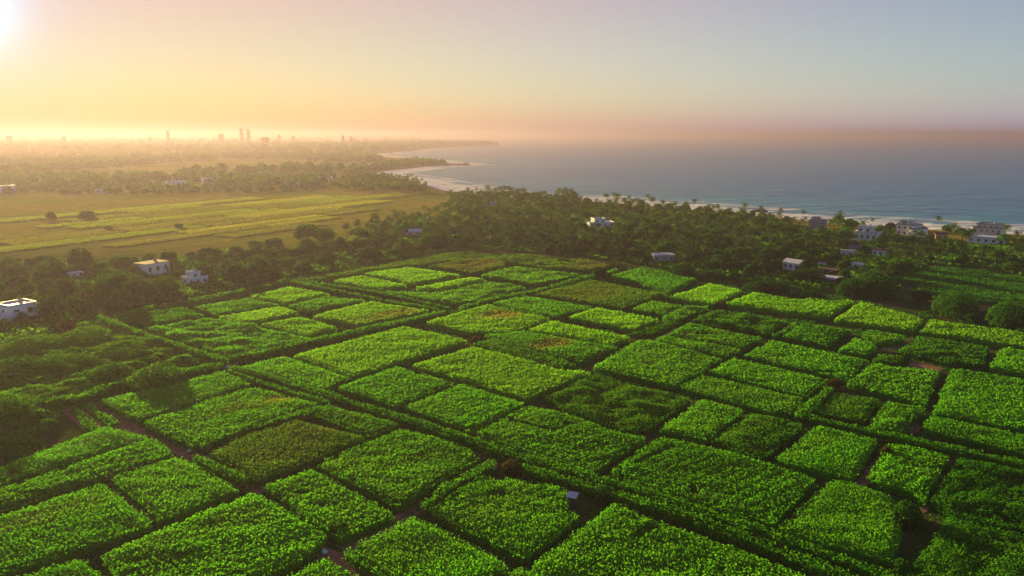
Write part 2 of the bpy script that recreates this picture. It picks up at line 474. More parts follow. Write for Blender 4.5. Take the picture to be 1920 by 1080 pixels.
# ------------------------------------------------------------------ crop plots
PLOT_POLYS = []            # world outlines, to keep weeds off the crops
def canopy(mb, poly, h, bump, sp, ls, tbias=0.0, dry=(), gaps=(), core=True, seed=0, clump=6, sides=True, rows=False, wobble=1.0):
    rg = np.random.default_rng(seed + 11)
    poly = np.asarray(poly, float)
    poly = chaikin(resample(poly, max(sp * 1.6, 1.2)), .25, 1)
    a = .5 * np.sum(poly[:, 0] * np.roll(poly[:, 1], -1) - np.roll(poly[:, 0], -1) * poly[:, 1])
    if a < 0: poly = poly[::-1]
    wob = (fbm(poly[:, 0], poly[:, 1], 5.0, seed + 3, 2) - .5) * min(.9, sp * 1.2) + (fbm(poly[:, 0], poly[:, 1], 1.9, seed + 4, 2) - .5) * min(1.1, sp * 1.6)
    t = np.roll(poly, -1, 0) - np.roll(poly, 1, 0); t /= np.linalg.norm(t, axis=1, keepdims=True) + 1e-9
    nrm_ = np.stack([t[:, 1], -t[:, 0]], 1)
    poly = poly + nrm_ * (wob * wobble - (min(.22, .10 * h) if sp < .44 or wobble < .5 else .10 + .55 * sp))[:, None]
    PLOT_POLYS.append(poly)
    x0, y0 = poly.min(0); x1, y1 = poly.max(0)
    # rows run with the lanes
    ang = R(37.0); ca, sa = math.cos(ang), math.sin(ang)
    cx, cy = (x0 + x1) / 2, (y0 + y1) / 2
    r = math.hypot(x1 - x0, y1 - y0) / 2 + 1
    u, v = np.meshgrid(np.arange(-r, r, sp * .82), np.arange(-r, r, sp * 1.12))
    u = u + rg.normal(0, sp * .26, u.shape); v = v + rg.normal(0, sp * .13, v.shape)
    x = (cx + u * ca - v * sa).ravel(); y = (cy + u * sa + v * ca).ravel()
    k = inside(poly, x, y); x, y = x[k], y[k]
    for ax, ay, bx, by, hw in gaps:
        k = seg_dist([(ax, ay), (bx, by)], x, y, False) > hw * (.8 + .4 * noise(x, y, 2.0, 4))
        x, y = x[k], y[k]
    de = seg_dist(poly[::2], x, y)
    und = (fbm(x * .45, y, 5.0, seed, 3) - .5) * 2.2 * bump + (fbm(x * .6, y, 2.0, seed + 50, 2) - .5) * 1.2 * bump
    if bump >= .3: und = und + (fbm(x, y, 4.6, seed + 21, 2) - .5) * 2.8 * bump
    dr = np.zeros(len(x))
    for (qx, qy, ra, rb, an, amt) in dry:
        dx, dy = x - qx, y - qy
        e = np.hypot((dx * math.cos(an) + dy * math.sin(an)) / ra, (-dx * math.sin(an) + dy * math.cos(an)) / rb)
        dr = np.maximum(dr, amt * np.clip(1.6 - e - .9 * (fbm(x, y, 4.0, 31, 3) - .3), 0, 1))
    H = h * (1 - .22 * np.exp(-(de / .55) ** 2)) + und + rg.normal(0, .07 * h ** .5, len(x))
    H = H * (1 - .22 * dr)
    if rows:
        vv_ = -(x - cx) * sa + (y - cy) * ca
        H = H - .13 * np.clip(np.sin(vv_ * 2 * math.pi / 1.9 + 1.5 * fbm(x, y, 12, seed)), 0, 1) ** 2
    # thin patches and missing plants, ragged margins
    k = (rg.random(len(x)) > .45 * (de < .7)) & (fbm(x, y, 3.2, seed + 9, 3) > .20) & (rg.random(len(x)) > .03)
    x, y, H, dr = x[k], y[k], H[k], dr[k]
    pt = np.clip(.5 + tbias + rg.normal(0, .16, len(x)) + (fbm(x, y, 14, seed + 77, 2) - .5) * .5, 0, 1)
    n = len(x); K = clump
    phi = rg.uniform(0, 2 * math.pi, (n, K)); rad = rg.uniform(.1, .5, (n, K)) * sp
    P = np.stack([x[:, None] + rad * np.cos(phi), y[:, None] + rad * np.sin(phi), H[:, None] - rg.uniform(0, .42, (n, K)) * min(1, h / 2)], -1).reshape(-1, 3)
    N = np.stack([np.cos(phi) * .85, np.sin(phi) * .85, np.full((n, K), .5)], -1).reshape(-1, 3)
    leaves(mb, P, unit(N), ls, np.repeat(pt, K), np.repeat(dr, K), jit=.45, up=.35, aspect=.55, rg=rg)
    # the leafy flanks
    if sides:
        e = resample(poly, sp * .42)
        t = np.roll(e, -1, 0) - np.roll(e, 1, 0); t /= np.linalg.norm(t, axis=1, keepdims=True) + 1e-9
        no = np.stack([t[:, 1], -t[:, 0]], 1)
        nz_ = max(2, int(h / (sp * .55)))
        hh = h + (fbm(e[:, 0], e[:, 1], 9.0, seed, 3) - .5) * 2 * bump
        zz = (np.arange(nz_)[None] + rg.random((len(e), nz_))) / nz_ * hh[:, None] * .95
        o = rg.normal(-.10, .20, (len(e), nz_))
        P = np.stack([e[:, None, 0] + no[:, None, 0] * o, e[:, None, 1] + no[:, None, 1] * o, zz], -1).reshape(-1, 3)
        N = np.concatenate([np.repeat(no, nz_, 0), np.full((len(P), 1), .35)], 1)
        k = (rg.random(len(P)) > .25) & (fbm(P[:, 0], P[:, 1], 1.6, seed + 8, 2) > .30); P, N = P[k], N[k]
        leaves(mb, P, unit(N), ls, np.clip(.4 + tbias + rg.normal(0, .18, len(P)), 0, 1), None, jit=.5, up=-.4, aspect=.5, rg=rg)
    if core:
        e = resample(poly, max(sp * 2, 1.5))
        t = np.roll(e, -1, 0) - np.roll(e, 1, 0); t /= np.linalg.norm(t, axis=1, keepdims=True) + 1e-9
        q = e - np.stack([t[:, 1], -t[:, 0]], 1) * min(.4, .2 * h)
        m_ = len(q); zt = max(.05, h * .62 - bump * .5)
        if gaps: zt = min(zt, h * .25)
        vv = np.vstack([np.c_[q, np.full(m_, .02)], np.c_[q, np.full(m_, zt)]])
        i = np.arange(m_); j = (i + 1) % m_
        mb.add(vv, np.stack([i, j, j + m_, i + m_], 1), tint=.15)
        mb.add(np.c_[q, np.full(m_, zt)], [list(range(m_))], tint=.2)

def plot(label, px, h=1.6, mt='crop', bump=.22, tb=0.0, dry=(), gaps=(), group='crop plots', world=None, wobble=1.0):
    poly = np.array([at(x, y, h)[:2] for x, y in px]) if world is None else np.array(world)
    D = np.median(np.hypot(poly[:, 0], poly[:, 1]))
    sp = max(.31, .0024 * D); ls = sp * .98
    seed = int(abs(poly[0, 0] * 13 + poly[0, 1] * 7))
    g = []
    for ax, ay, bx, by, hw in gaps:
        a, b = at(ax, ay, h), at(bx, by, h); g.append((a[0], a[1], b[0], b[1], hw))
    d = []
    for qx, qy, rx, ry, amt in dry:
        c0 = at(qx, qy, h); c1 = at(qx + rx, qy - rx * .28, h); c2 = at(qx + ry * .8, qy + ry, h)
        d.append((c0[0], c0[1], np.linalg.norm(c1 - c0), np.linalg.norm(c2 - c0), math.atan2(c1[1] - c0[1], c1[0] - c0[0]), amt * .7))
    hv = (seed * 7919 % 1000) / 1000.0
    tb = tb + (hv - .5) * .36
    hv2 = (seed * 104729 % 1000) / 1000.0
    if world is None: ls *= .84 + .36 * hv2 * .9; d.append((poly[:, 0].mean(), poly[:, 1].mean(), 400, 400, 0, .10 * (seed * 31337 % 1000) / 1000.0))
    if h > 1.2 and (seed * 31 % 10) < 5:                    # patchy yellowing in some plots
        for k in range(2 + seed % 3):
            q = poly.min(0) + (poly.max(0) - poly.min(0)) * np.array([(seed * (13 + k) % 97) / 97.0, (seed * (29 + k * 3) % 89) / 89.0])
            d.append((q[0], q[1], 5 + seed % 7, 2.5 + k, .6, .13))
    mb = MB()
    canopy(mb, poly, h, bump, sp, ls, tb, d, g, seed=seed, rows=(h > 1.2 and seed % 4 == 0 and D < 190), wobble=wobble)
    o = mb.build('crop_plot', M[mt])
    return tag(o, label, 'crop field', group)

PLOTS = [
 # left block behind the long left hedge
 ('dull green crop strip in the far left corner beside the shrubs', [(210,593),(345,573),(388,590),(275,610)], {'mt':'crop_dark'}),
 ('small crop plot behind the thin lane, left block, nearest the far shrubs', [(362,573),(465,557),(524,570),(400,587)], {}),
 ('narrow crop plot right of the rough bumpy plot, touching the thin lane', [(408,592),(526,573),(560,584),(490,601),(445,602)], {'mt':'crop_bright'}),
 ('flat pale crop plot at the left foot of the double hedge', [(468,553),(545,536),(622,550),(532,568)], {'mt':'crop_bright'}),
 ('wedge shaped crop plot right of the pale plot by the double hedge', [(537,571),(612,554),(688,561),(577,583)], {}),
 ('crop plot with a dry tan streak in the angle of the two hedges', [(583,590),(695,563),(808,580),(668,607)], {'mt':'crop_bright','dry':[(740,588,60,7,.8),(690,598,50,5,.5)]}),
 ('small yellowish crop plot above the thick hedge, left of the dry streaked plot', [(484,606),(566,592),(637,611),(575,627)], {'mt':'crop_bright'}),
 ('large rough bumpy crop plot above the thick shaded hedge at left', [(268,613),(398,594),(450,605),(480,609),(570,629),(605,634),(425,666)], {'mt':'crop','bump':.5}),
 # beyond the double hedge
 ('bright crop plot just right of the far end of the double hedge', [(622,525),(677,515),(765,532),(712,541)], {'mt':'crop_bright'}),
 ('pale smooth crop plot below the brown weedy strip', [(682,511),(765,499),(862,513),(770,530)], {'mt':'crop_bright'}),
 ('long thin crop strip below the pale smooth plot', [(778,537),(882,518),(915,523),(822,541)], {'mt':'crop_bright'}),
 ('rough grown crop plot in the fork of the double hedge', [(722,544),(812,547),(922,526),(990,538),(852,569)], {'bump':.35}),
 ('crop plot with wavy hedge edge in front of the brownish weeds', [(897,514),(967,498),(1088,513),(1003,532)], {'bump':.3}),
 ('long hazy crop strip along the foot of the wooded belt', [(570,521),(860,470),(935,476),(690,507),(605,523)], {'mt':'crop_weedy','bump':.3}),
 ('brownish weedy plot in the middle of the far crop edge', [(800,497),(880,483),(962,485),(945,499),(880,509)], {'mt':'crop_weedy','bump':.3,'dry':[(900,492,60,10,.6)]}),
 ('wide weedy brown and green plot below the dense palms', [(880,481),(960,474),(1160,492),(1110,506),(1000,497)], {'mt':'crop_weedy','bump':.4,'dry':[(1120,495,50,8,.6)]}),
 # middle block
 ('large flat yellowish crop plot behind the centre, with worn middle', [(1003,549),(1105,523),(1252,549),(1170,576)], {'mt':'crop_weedy','tb':.2,'dry':[(1090,552,90,12,.35)]}),
 ('crop plot at the foot of the palms beside the small round bush', [(1140,515),(1205,500),(1312,523),(1255,546)], {}),
 ('crop plot right of the one with the bare orange patch', [(922,566),(985,552),(1112,574),(1042,593),(962,577)], {}),
 ('crop plot with a bare orange patch of ripe stubble', [(795,602),(915,568),(958,579),(1035,595),(955,622),(880,621)], {'mt':'crop_bright','dry':[(950,585,42,8,1.0)]}),
 ('neat bright crop plot in the centre above the low grassy lane', [(1064,592),(1118,574),(1238,596),(1187,615)], {'mt':'crop_bright'}),
 ('narrow bright crop strip just above the brown striped plot', [(990,616),(1035,598),(1186,631),(1142,643)], {'mt':'crop_bright'}),
 ('crop strip with a brown band of cut stubble along its back', [(905,627),(985,619),(1160,648),(1090,676)], {'mt':'crop','dry':[(1040,640,70,7,.9)]}),
 ('thin dark crop strip in front of the brown banded strip', [(885,642),(930,633),(1083,680),(1053,689)], {'mt':'crop_dark'}),
 ('small crop plot in the centre right, left half of a pair', [(1182,577),(1222,562),(1280,571),(1243,588)], {}),
 ('small rough crop plot, right half of the centre right pair', [(1240,593),(1282,572),(1332,572),(1275,598)], {'bump':.35}),
 ('low grassy green strip running along the centre lane', [(1172,625),(1250,598),(1288,602),(1226,627)], {'mt':'crop_dark','h':1.0}),
 ('bright four sided crop plot near the low white roofed house', [(1252,554),(1330,530),(1396,542),(1342,569)], {'mt':'crop_bright'}),
 ('wide bright crop plot below the white roof with a notched back edge', [(1358,567),(1410,546),(1500,560),(1520,552),(1603,562),(1555,593),(1440,578)], {'mt':'crop_bright'}),
 ('bright crop plot at the corner of the wooded edge on the right', [(1562,597),(1614,563),(1736,597),(1716,619)], {'mt':'crop_bright'}),
 ('long bright crop plot below the big round dark shrubs at right', [(1722,619),(1742,597),(2220,662),(2220,691)], {'mt':'crop_bright'}),
 ('dark bumpy crop plot in the right half, lumpy as bushes', [(1295,598),(1345,580),(1480,598),(1440,626)], {'mt':'crop_dark','bump':.45}),
 ('smooth crop plot directly below the dark bumpy plot', [(1248,624),(1292,603),(1430,632),(1396,651)], {}),
 ('long narrow crop plot between two larger plots, centre right', [(1226,635),(1244,627),(1394,653),(1366,667)], {}),
 ('large square crop plot at the end of the red lane, centre', [(1110,686),(1195,635),(1222,635),(1354,671),(1268,721)], {'dry':[(1215,680,25,6,.3)]}),
 ('dark bushy crop plot below the notched bright plot', [(1462,628),(1500,606),(1600,617),(1555,646)], {'mt':'crop_dark','bump':.3}),
 ('slim crop strip on the left edge of the dark bushy plot', [(1442,627),(1488,603),(1499,605),(1456,630)], {}),
 ('small crop plot above the bare brown rectangle, right side', [(1612,630),(1622,617),(1700,628),(1682,640),(1645,639)], {'bump':.3}),
 ('small crop plot left of the bare brown rectangle', [(1568,652),(1602,632),(1648,643),(1645,655),(1625,663)], {'bump':.25}),
 ('wide dark crop plot right of the bare brown rectangle', [(1684,655),(1722,628),(1857,648),(1846,682),(1780,679)], {'mt':'crop_dark','bump':.3}),
 ('crop plot at the right frame edge, beside the wide dark plot', [(1852,685),(1878,649),(2220,697),(2220,751)], {'mt':'crop'}),
 ('large olive crop plot in the right half above the pair of long plots', [(1395,664),(1445,636),(1625,673),(1592,709)], {'mt':'crop','tb':.1}),
 ('small crop patch above the fallow strip at right', [(1632,673),(1652,661),(1694,666),(1692,679)], {'mt':'crop_dark'}),
 ('square crop plot with a notched top corner, beside the straight lane at right', [(1586,714),(1634,678),(1680,685),(1764,694),(1737,756)], {}),
 ('very large crop plot filling the right frame edge', [(1748,769),(1785,688),(2220,758),(2220,862)], {}),
 ('long crop plot below the very large one at the right edge', [(1725,799),(1746,777),(2220,869),(2220,920)], {}),
 ('lower long plot of the pair beside the small brown bush', [(1273,723),(1316,699),(1507,744),(1494,774),(1440,769)], {}),
 ('upper long plot of the pair beside the small brown bush', [(1328,693),(1376,668),(1552,709),(1515,742)], {}),
 ('small crop plot enclosed by two hedges below the brown bush', [(1532,771),(1566,735),(1650,746),(1622,789)], {'mt':'crop_dark'}),
 ('small ragged crop plot with a bare red corner', [(1630,796),(1662,749),(1736,762),(1715,779),(1690,806)], {'bump':.25}),
 ('square crop plot under the long hedge at right', [(1454,859),(1532,794),(1649,822),(1604,896)], {'tb':.05}),
 ('crop plot with yellow bushes at its back corners', [(1625,897),(1662,830),(1700,832),(1779,851),(1737,936),(1700,914)], {'bump':.25}),
 ('dark rowed crop plot in the lower right corner, upper of two', [(1742,934),(1796,854),(2220,931),(2220,1047),(1790,962)], {'mt':'crop_dark','bump':.35}),
 ('dark crop plot in the bottom right corner below the rows', [(1700,1072),(1772,966),(2220,1056),(2220,1220),(1660,1150)], {'mt':'crop_dark','bump':.35}),
 ('crop plot beside the big dark tree, bottom right', [(1457,987),(1560,896),(1610,906),(1674,926),(1696,985),(1674,1051)], {'bump':.28}),
 # strip between the long track and the red lane
 ('crop plot with the hedged track along its left foot, back left', [(449,686),(536,666),(654,705),(606,726)], {}),
 ('large bright smooth crop plot in the centre left', [(549,664),(758,610),(878,636),(662,703)], {'mt':'crop_bright'}),
 ('crop plot in the centre left directly below the large bright one', [(633,724),(745,685),(851,716),(742,760)], {}),
 ('crop plot in the very centre along the upper side of the track', [(757,758),(868,718),(984,753),(882,807)], {}),
 ('large bright crop plot in the centre with a small dark hollow', [(770,682),(887,648),(960,665),(1058,692),(1110,695),(986,744)], {'mt':'crop_bright','tb':-.1}),
 ('dark hummocky crop plot at the centre with deep hollows', [(1020,738),(1118,700),(1301,744),(1228,795),(1165,805),(1052,759)], {'mt':'crop_dark','bump':.5}),
 ('large crop plot with a short dark slit in its left end', [(889,809),(990,758),(1060,771),(1165,809),(1214,817),(1110,884)], {'gaps':[(958,784,1038,806,.55)]}),
 ('small crop plot between the hummocky one and the lane', [(1234,802),(1318,744),(1397,767),(1326,823)], {'bump':.25}),
 ('crop plot left of the long hedge, darker and lumpy', [(1331,823),(1408,771),(1508,792),(1432,859)], {'mt':'crop_dark','bump':.3}),
 ('biggest foreground crop plot, with a curved slit at its left', [(1140,882),(1232,818),(1285,823),(1420,859),(1531,893),(1452,982)], {'gaps':[(1196,862,1262,832,.6)],'bump':.22}),
 # lower left
 ('crop plot behind the curved red path at lower left', [(190,747),(424,692),(474,716),(252,783)], {'mt':'crop','tb':-.1}),
 ('crop plot with golden dry rows at lower left', [(264,787),(478,722),(600,755),(360,835)], {'mt':'crop','dry':[(535,740,60,9,.75),(450,760,70,7,.4)]}),
 ('dull olive brown crop plot at lower left', [(392,848),(445,818),(555,783),(688,818),(478,900)], {'mt':'crop_weedy','dry':[(620,800,70,10,.35),(520,850,90,10,.25)]}),
 ('small crop plot tucked behind the dull olive one', [(585,775),(620,757),(751,792),(695,817)], {}),
 ('large leafy crop plot left of the dirt path, bottom centre', [(588,867),(752,801),(830,820),(906,854),(748,946)], {'bump':.28}),
 ('crop plot with a dark cone shaped bush on its front corner', [(495,908),(583,875),(742,960),(640,1008),(600,984)], {'bump':.22}),
 ('uppermost long crop strip running off the left edge', [(-70,897),(200,796),(281,815),(-70,925)], {}),
 ('second long crop strip running off the left edge', [(-70,937),(287,817),(327,847),(-70,966)], {'gaps':[(-20,905,-10,915,.1)]}),
 ('square crop plot beside the red path, lower left', [(207,893),(335,852),(453,912),(298,974)], {}),
 ('large olive crop plot at the left edge', [(-70,988),(190,901),(291,977),(-70,1098)], {'mt':'crop','dry':[(90,960,120,14,.25)]}),
 ('largest crop plot at bottom left, deep green', [(187,1035),(477,919),(622,1000),(560,1049),(400,1110),(240,1110)], {'bump':.25}),
 ('crop plot cut off by the bottom left corner', [(-10,1090),(155,1041),(228,1112),(30,1140)], {}),
 ('crop plot cut off by the bottom edge, left of centre', [(522,1086),(610,1041),(688,1090),(640,1140)], {}),
 ('crop plot in the bottom centre right of the track crossing', [(640,1030),(775,963),(953,1050),(900,1110),(760,1110)], {'bump':.22}),
 ('crop plot left of the small pale shed roof', [(800,952),(900,889),(950,894),(1040,906),(1080,925),(1060,945),(1090,965),(985,1044)], {'bump':.25}),
 ('huge crop plot at the bottom edge with a dark slit', [(990,1058),(1152,938),(1235,973),(1390,1026),(1540,1086),(1560,1140),(1040,1140)], {'gaps':[(1196,1002,1238,974,.7)],'bump':.28}),
 ('scrap of crop at the bottom edge between two big plots', [(915,1096),(965,1053),(1020,1078),(1000,1140)], {}),
 ('rough green verge plot at the bottom edge beside the track', [(1500,1050),(1560,1068),(1660,1100),(1640,1150),(1570,1120)], {'mt':'crop_weedy','bump':.3}),
]
for lab, px, kw in PLOTS: plot(lab, px, **kw)

# low beds of the small garden at the left
for lab, px in [('left low vegetable bed beside the curved red path', [(128,762),(142,757),(192,800),(165,806)]),
                ('right low vegetable bed beside the curved red path', [(150,756),(168,753),(226,790),(205,797)])]:
    plot(lab, px, h=.7, mt='crop', bump=.12, group='low vegetable beds')

# far hazy fields beyond the wooded belt
PLAIN = np.array([at(x, y, 0)[:2] for x, y in [(-60,492),(-60,402),(250,384),(640,366),(860,362),(790,384),(730,402),(640,430),(560,446),(400,456),(200,490)]])
E1, E2 = np.array((.50, .866)), np.array((.866, -.50))
rgf = np.random.default_rng(12); far = []
cen = PLAIN.mean(0); v_ = -330.0
while v_ < 330:
    wv = rgf.uniform(11, 24); u_ = -420 + rgf.uniform(0, 60)
    while u_ < 420:
        lu = rgf.uniform(50, 150)
        q = [cen + E1 * (u_ + a) + E2 * (v_ + b) for a, b in ((1.5, 1.7), (lu - 1.5, 1.7 + rgf.uniform(-.7, .7)), (lu - 1.5, wv - 1.7), (1.5, wv - 1.7 + rgf.uniform(-.7, .7)))]
        qa = np.array(q)
        if inside(PLAIN, qa[:, 0], qa[:, 1]).sum() >= 3 and rgf.random() < .94: far.append((q, rgf.random()))
        u_ += lu
    v_ += wv
def far_row(q):
    y = to_px((*np.mean(q, 0), .5))[1]
    return 0 if y < 392 else 1 if y < 412 else 2 if y < 438 else 3
ROWN = ['in the row nearest the hazy tree line', 'in the second row from the hazy tree line', 'in the row behind the big round tree', 'in the row nearest the left wood']
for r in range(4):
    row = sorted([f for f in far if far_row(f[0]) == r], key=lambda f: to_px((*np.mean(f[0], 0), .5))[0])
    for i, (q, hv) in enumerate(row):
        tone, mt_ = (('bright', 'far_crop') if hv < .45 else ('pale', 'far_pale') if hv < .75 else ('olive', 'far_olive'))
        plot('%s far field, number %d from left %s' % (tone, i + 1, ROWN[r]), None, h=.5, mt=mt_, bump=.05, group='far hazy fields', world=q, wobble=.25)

# meadow at the right between the trees
poly = np.array([at(x, y, .5)[:2] for x, y in [(1690,520),(1740,498),(1850,505),(2000,535),(2000,590),(1860,566),(1740,558)]])
mb = MB(); canopy(mb, poly, .55, .18, .8, .8, 0.1, [], [], core=False, seed=4, clump=5)
tag(mb.build('meadow_grass', M['grass']), kind='stuff')

# ------------------------------------------------------------------ hedges
def ribbon(line, w):
    line = resample(np.asarray(line, float), 2.5, False)
    t = np.gradient(line, axis=0); t /= np.linalg.norm(t, axis=1, keepdims=True)
    no = np.stack([-t[:, 1], t[:, 0]], 1)
    ww = w * (.75 + .5 * noise(line[:, 0], line[:, 1], 5.0, 8))[:, None] / 2
    return np.vstack([line + no * ww, (line - no * ww)[::-1]])
def hedge(label, px, w=1.9, h=1.9, mt='hedge', bump=.22):
    line = np.array([at(x, y, h)[:2] for x, y in px])
    D = np.median(np.hypot(line[:, 0], line[:, 1]))
    sp = max(.38, .0028 * D)
    mb = MB(); canopy(mb, ribbon(line, w), h, bump, sp, sp * 1.05, 0.05, seed=int(abs(line[0, 0] * 5 + line[0, 1])), clump=6)
    return tag(mb.build('hedgerow', M[mt]), label, 'hedge', 'hedgerows between the plots')
HEDGES = [
 ('long main hedge along the upper side of the central track', [(432,684),(480,695),(720,768),(960,845),(1115,890),(1180,905),(1440,993),(1700,1085)], 2.2),
 ('ragged hedge along the lower side of the central track, right half', [(976,869),(1060,892),(1165,922),(1300,965),(1440,1018),(1610,1082)], 2.0),
 ('thick shaded hedge below the rough bumpy plot', [(428,668),(520,650),(610,630),(700,610),(835,581)], 2.8),
 ('long hedge up the left side of the left block', [(180,591),(265,622),(360,653),(424,671)], 2.6),
 ('left ridge of the double hedge behind the left block', [(545,525),(700,556),(835,580)], 2.2),
 ('right ridge of the double hedge behind the left block', [(577,525),(710,545),(845,575)], 2.2),
 ('hedge running from the double hedge up to the palms', [(857,577),(920,557),(1000,543),(1085,520),(1160,502)], 2.2),
 ('long straight hedge at the right running off the frame', [(1512,777),(1715,820),(1920,863),(2000,880)], 1.8),
 ('short hedge below the small brown bush', [(1498,777),(1556,722)], 1.8),
 ('hedge between the golden rowed plot and the dull olive plot', [(375,832),(450,800),(622,757)], 1.6),
 ('short hedge along the red path at lower left', [(362,851),(458,894)], 1.6),
 ('hedge along the dirt path below the centre', [(792,945),(840,905),(890,880),(928,858)], 1.6),
 ('low hedge along the lower side of the central track, left half', [(426,691),(520,722),(615,750)], 1.3),
 ('vine covered wavy hedge behind the curved red path', [(28,727),(62,752),(155,738),(215,716),(255,706),(340,692),(420,678)], 2.8),
 ('hedge along the foot of the left shrubs', [(215,588),(330,565),(440,545),(545,522)], 3.0),
]
for lab, px, w in HEDGES: hedge(lab, px, w)

# ------------------------------------------------------------------ dirt tracks
def track(px, w):
    line = resample(np.array([at(x, y, .03)[:2] for x, y in px]), 1.5, False)
    t = np.gradient(line, axis=0); t /= np.linalg.norm(t, axis=1, keepdims=True)
    no = np.stack([-t[:, 1], t[:, 0]], 1)
    a = line + no * (w / 2 * (.7 + .6 * noise(line[:, 0], line[:, 1], 2.5, 1)))[:, None]
    b = line - no * (w / 2 * (.7 + .6 * noise(line[:, 0], line[:, 1], 2.5, 2)))[:, None]
    m_ = len(line); z = np.full((m_, 1), .03)
    mb = MB(); i = np.arange(m_ - 1)
    mb.add(np.vstack([np.c_[a, z], np.c_[b, z]]), np.stack([i + m_, i + 1 + m_, i + 1, i], 1))
    tag(mb.build('dirt_path', M['soil']), kind='structure')
for px, w in [([(165,752),(200,785),(260,808),(330,842),(365,856),(420,885),(470,914),(490,925)], 2.6),
              ([(425,703),(480,722),(600,760),(760,806),(850,830),(940,866)], 1.8),
              ([(940,858),(880,895),(810,930),(750,975),(640,1030)], 2.6),
              ([(1070,705),(1110,690),(1200,652),(1260,622),(1340,585)], 2.2),
              ([(1070,705),(1160,722),(1290,750),(1420,790)], 1.8),
              ([(205,605),(330,660),(420,695)], 2.4),
              ([(500,1000),(620,1040),(700,1085)], 2.2), ([(190,1005),(280,985),(215,905)], 1.8)]:
    track(px, w)
def bare(px):
    mb = MB(); v = [at(x, y, .045) for x, y in px]
    v = np.c_[chaikin(resample(np.array(v)[:, :2], 2.0), .25, 1), ]
    v = np.c_[v, np.full(len(v), .045)]
    mb.add(v, [list(range(len(v)))[::1]])
    tag(mb.build('bare_soil', M['soil']), kind='structure')
for px in [[(1645,662),(1668,640),(1722,630),(1690,660)], [(1700,688),(1712,672),(1775,683),(1765,697)], [(1690,812),(1715,788),(1728,800),(1720,815)],
           [(112,768),(235,752),(262,796),(165,812)], [(1720,950),(1745,945),(1740,960),(1725,965)], [(1600,905),(1650,850),(1665,860),(1620,915)]]:
    bare(px)
# ------------------------------------------------------------------ trees: meshes of each kind
def crown_arrays(seed, w, h, z0, nl, ls, nlobe=9, flat=.75, mound=False):
    """leaf clumps over the surface of several lobes; returns an MB"""
    rg = np.random.default_rng(seed)
    L = []
    for i in range(nlobe):
        a = rg.uniform(0, 2 * math.pi); rr = (rg.random() ** .6) * w * .30
        zz = z0 + h * (.22 + .52 * rg.random() * (1 - .8 * rr / (w * .5)))
        if mound: zz = z0 + h * (.10 + .42 * rg.random() * (1 - rr / (w * .42)))
        rad = w * rg.uniform(.17, .28)
        L.append((rr * math.cos(a), rr * math.sin(a), zz, rad * rg.uniform(.9, 1.2), rad * rg.uniform(.9, 1.2), rad * flat * rg.uniform(.8, 1.1)))
    L.append((0, 0, z0 + h * (.45 if not mound else .3), w * .33, w * .33, h * .36))
    mb = MB()
    tot = sum(l[3] * l[4] for l in L)
    for i, l in enumerate(L):
        n = int(nl * l[3] * l[4] / tot)
        d = unit(rg.normal(0, 1, (n, 3)))
        d = d[d[:, 2] > (-.55 if not mound else -.35)]
        rs = 1 + .16 * (fbm(d[:, 0] * 4 + i * 9, d[:, 1] * 4 + d[:, 2] * 3, 1.0, seed, 2) - .5) * 2 - np.abs(rg.normal(0, .07, len(d)))
        P = np.array(l[:3]) + d * np.array(l[3:]) * rs[:, None]
        N = unit(d / np.array(l[3:]))
        keep = np.ones(len(P), bool)
        for j, q in enumerate(L):
            if j != i:
                keep &= (((P - np.array(q[:3])) / np.array(q[3:])) ** 2).sum(1) > .70
        keep &= fbm(P[:, 0] + 50, P[:, 1] + P[:, 2] * 1.3, w * .16, seed + 3, 2) > .30
        P, N = P[keep], N[keep]
        tn = np.clip(.5 + rg.normal(0, .15, len(P)) + rg.normal(0, .10), 0, 1)
        leaves(mb, P, N, ls, tn, None, jit=.5, up=.0, aspect=.62, rg=rg)
    # twigs and inner leaves
    for l in L:
        n = max(6, int(nl * .012)); d = unit(rg.normal(0, 1, (n, 3)))
        P = np.array(l[:3]) + d * np.array(l[3:]) * rg.uniform(.3, .75, (n, 1))
        leaves(mb, P, d, ls * 2.4, .25, None, jit=.8, rg=rg)
    return mb, L
def trunk_mb(seed, h, r, lobes):
    rg = np.random.default_rng(seed); mb = MB()
    top = np.array((rg.normal(0, .25), rg.normal(0, .25), h))
    mb.tube([(0, 0, -.3), top * .45 + (rg.normal(0, .1), 0, 0), top], [r * 1.25, r, r * .7])
    for l in lobes[:6]:
        e = np.array(l[:3]); m_ = (top + e) / 2 + (0, 0, -.2)
        mb.tube([top * .85, m_, e], [r * .5, r * .32, r * .12], 5)
    return mb
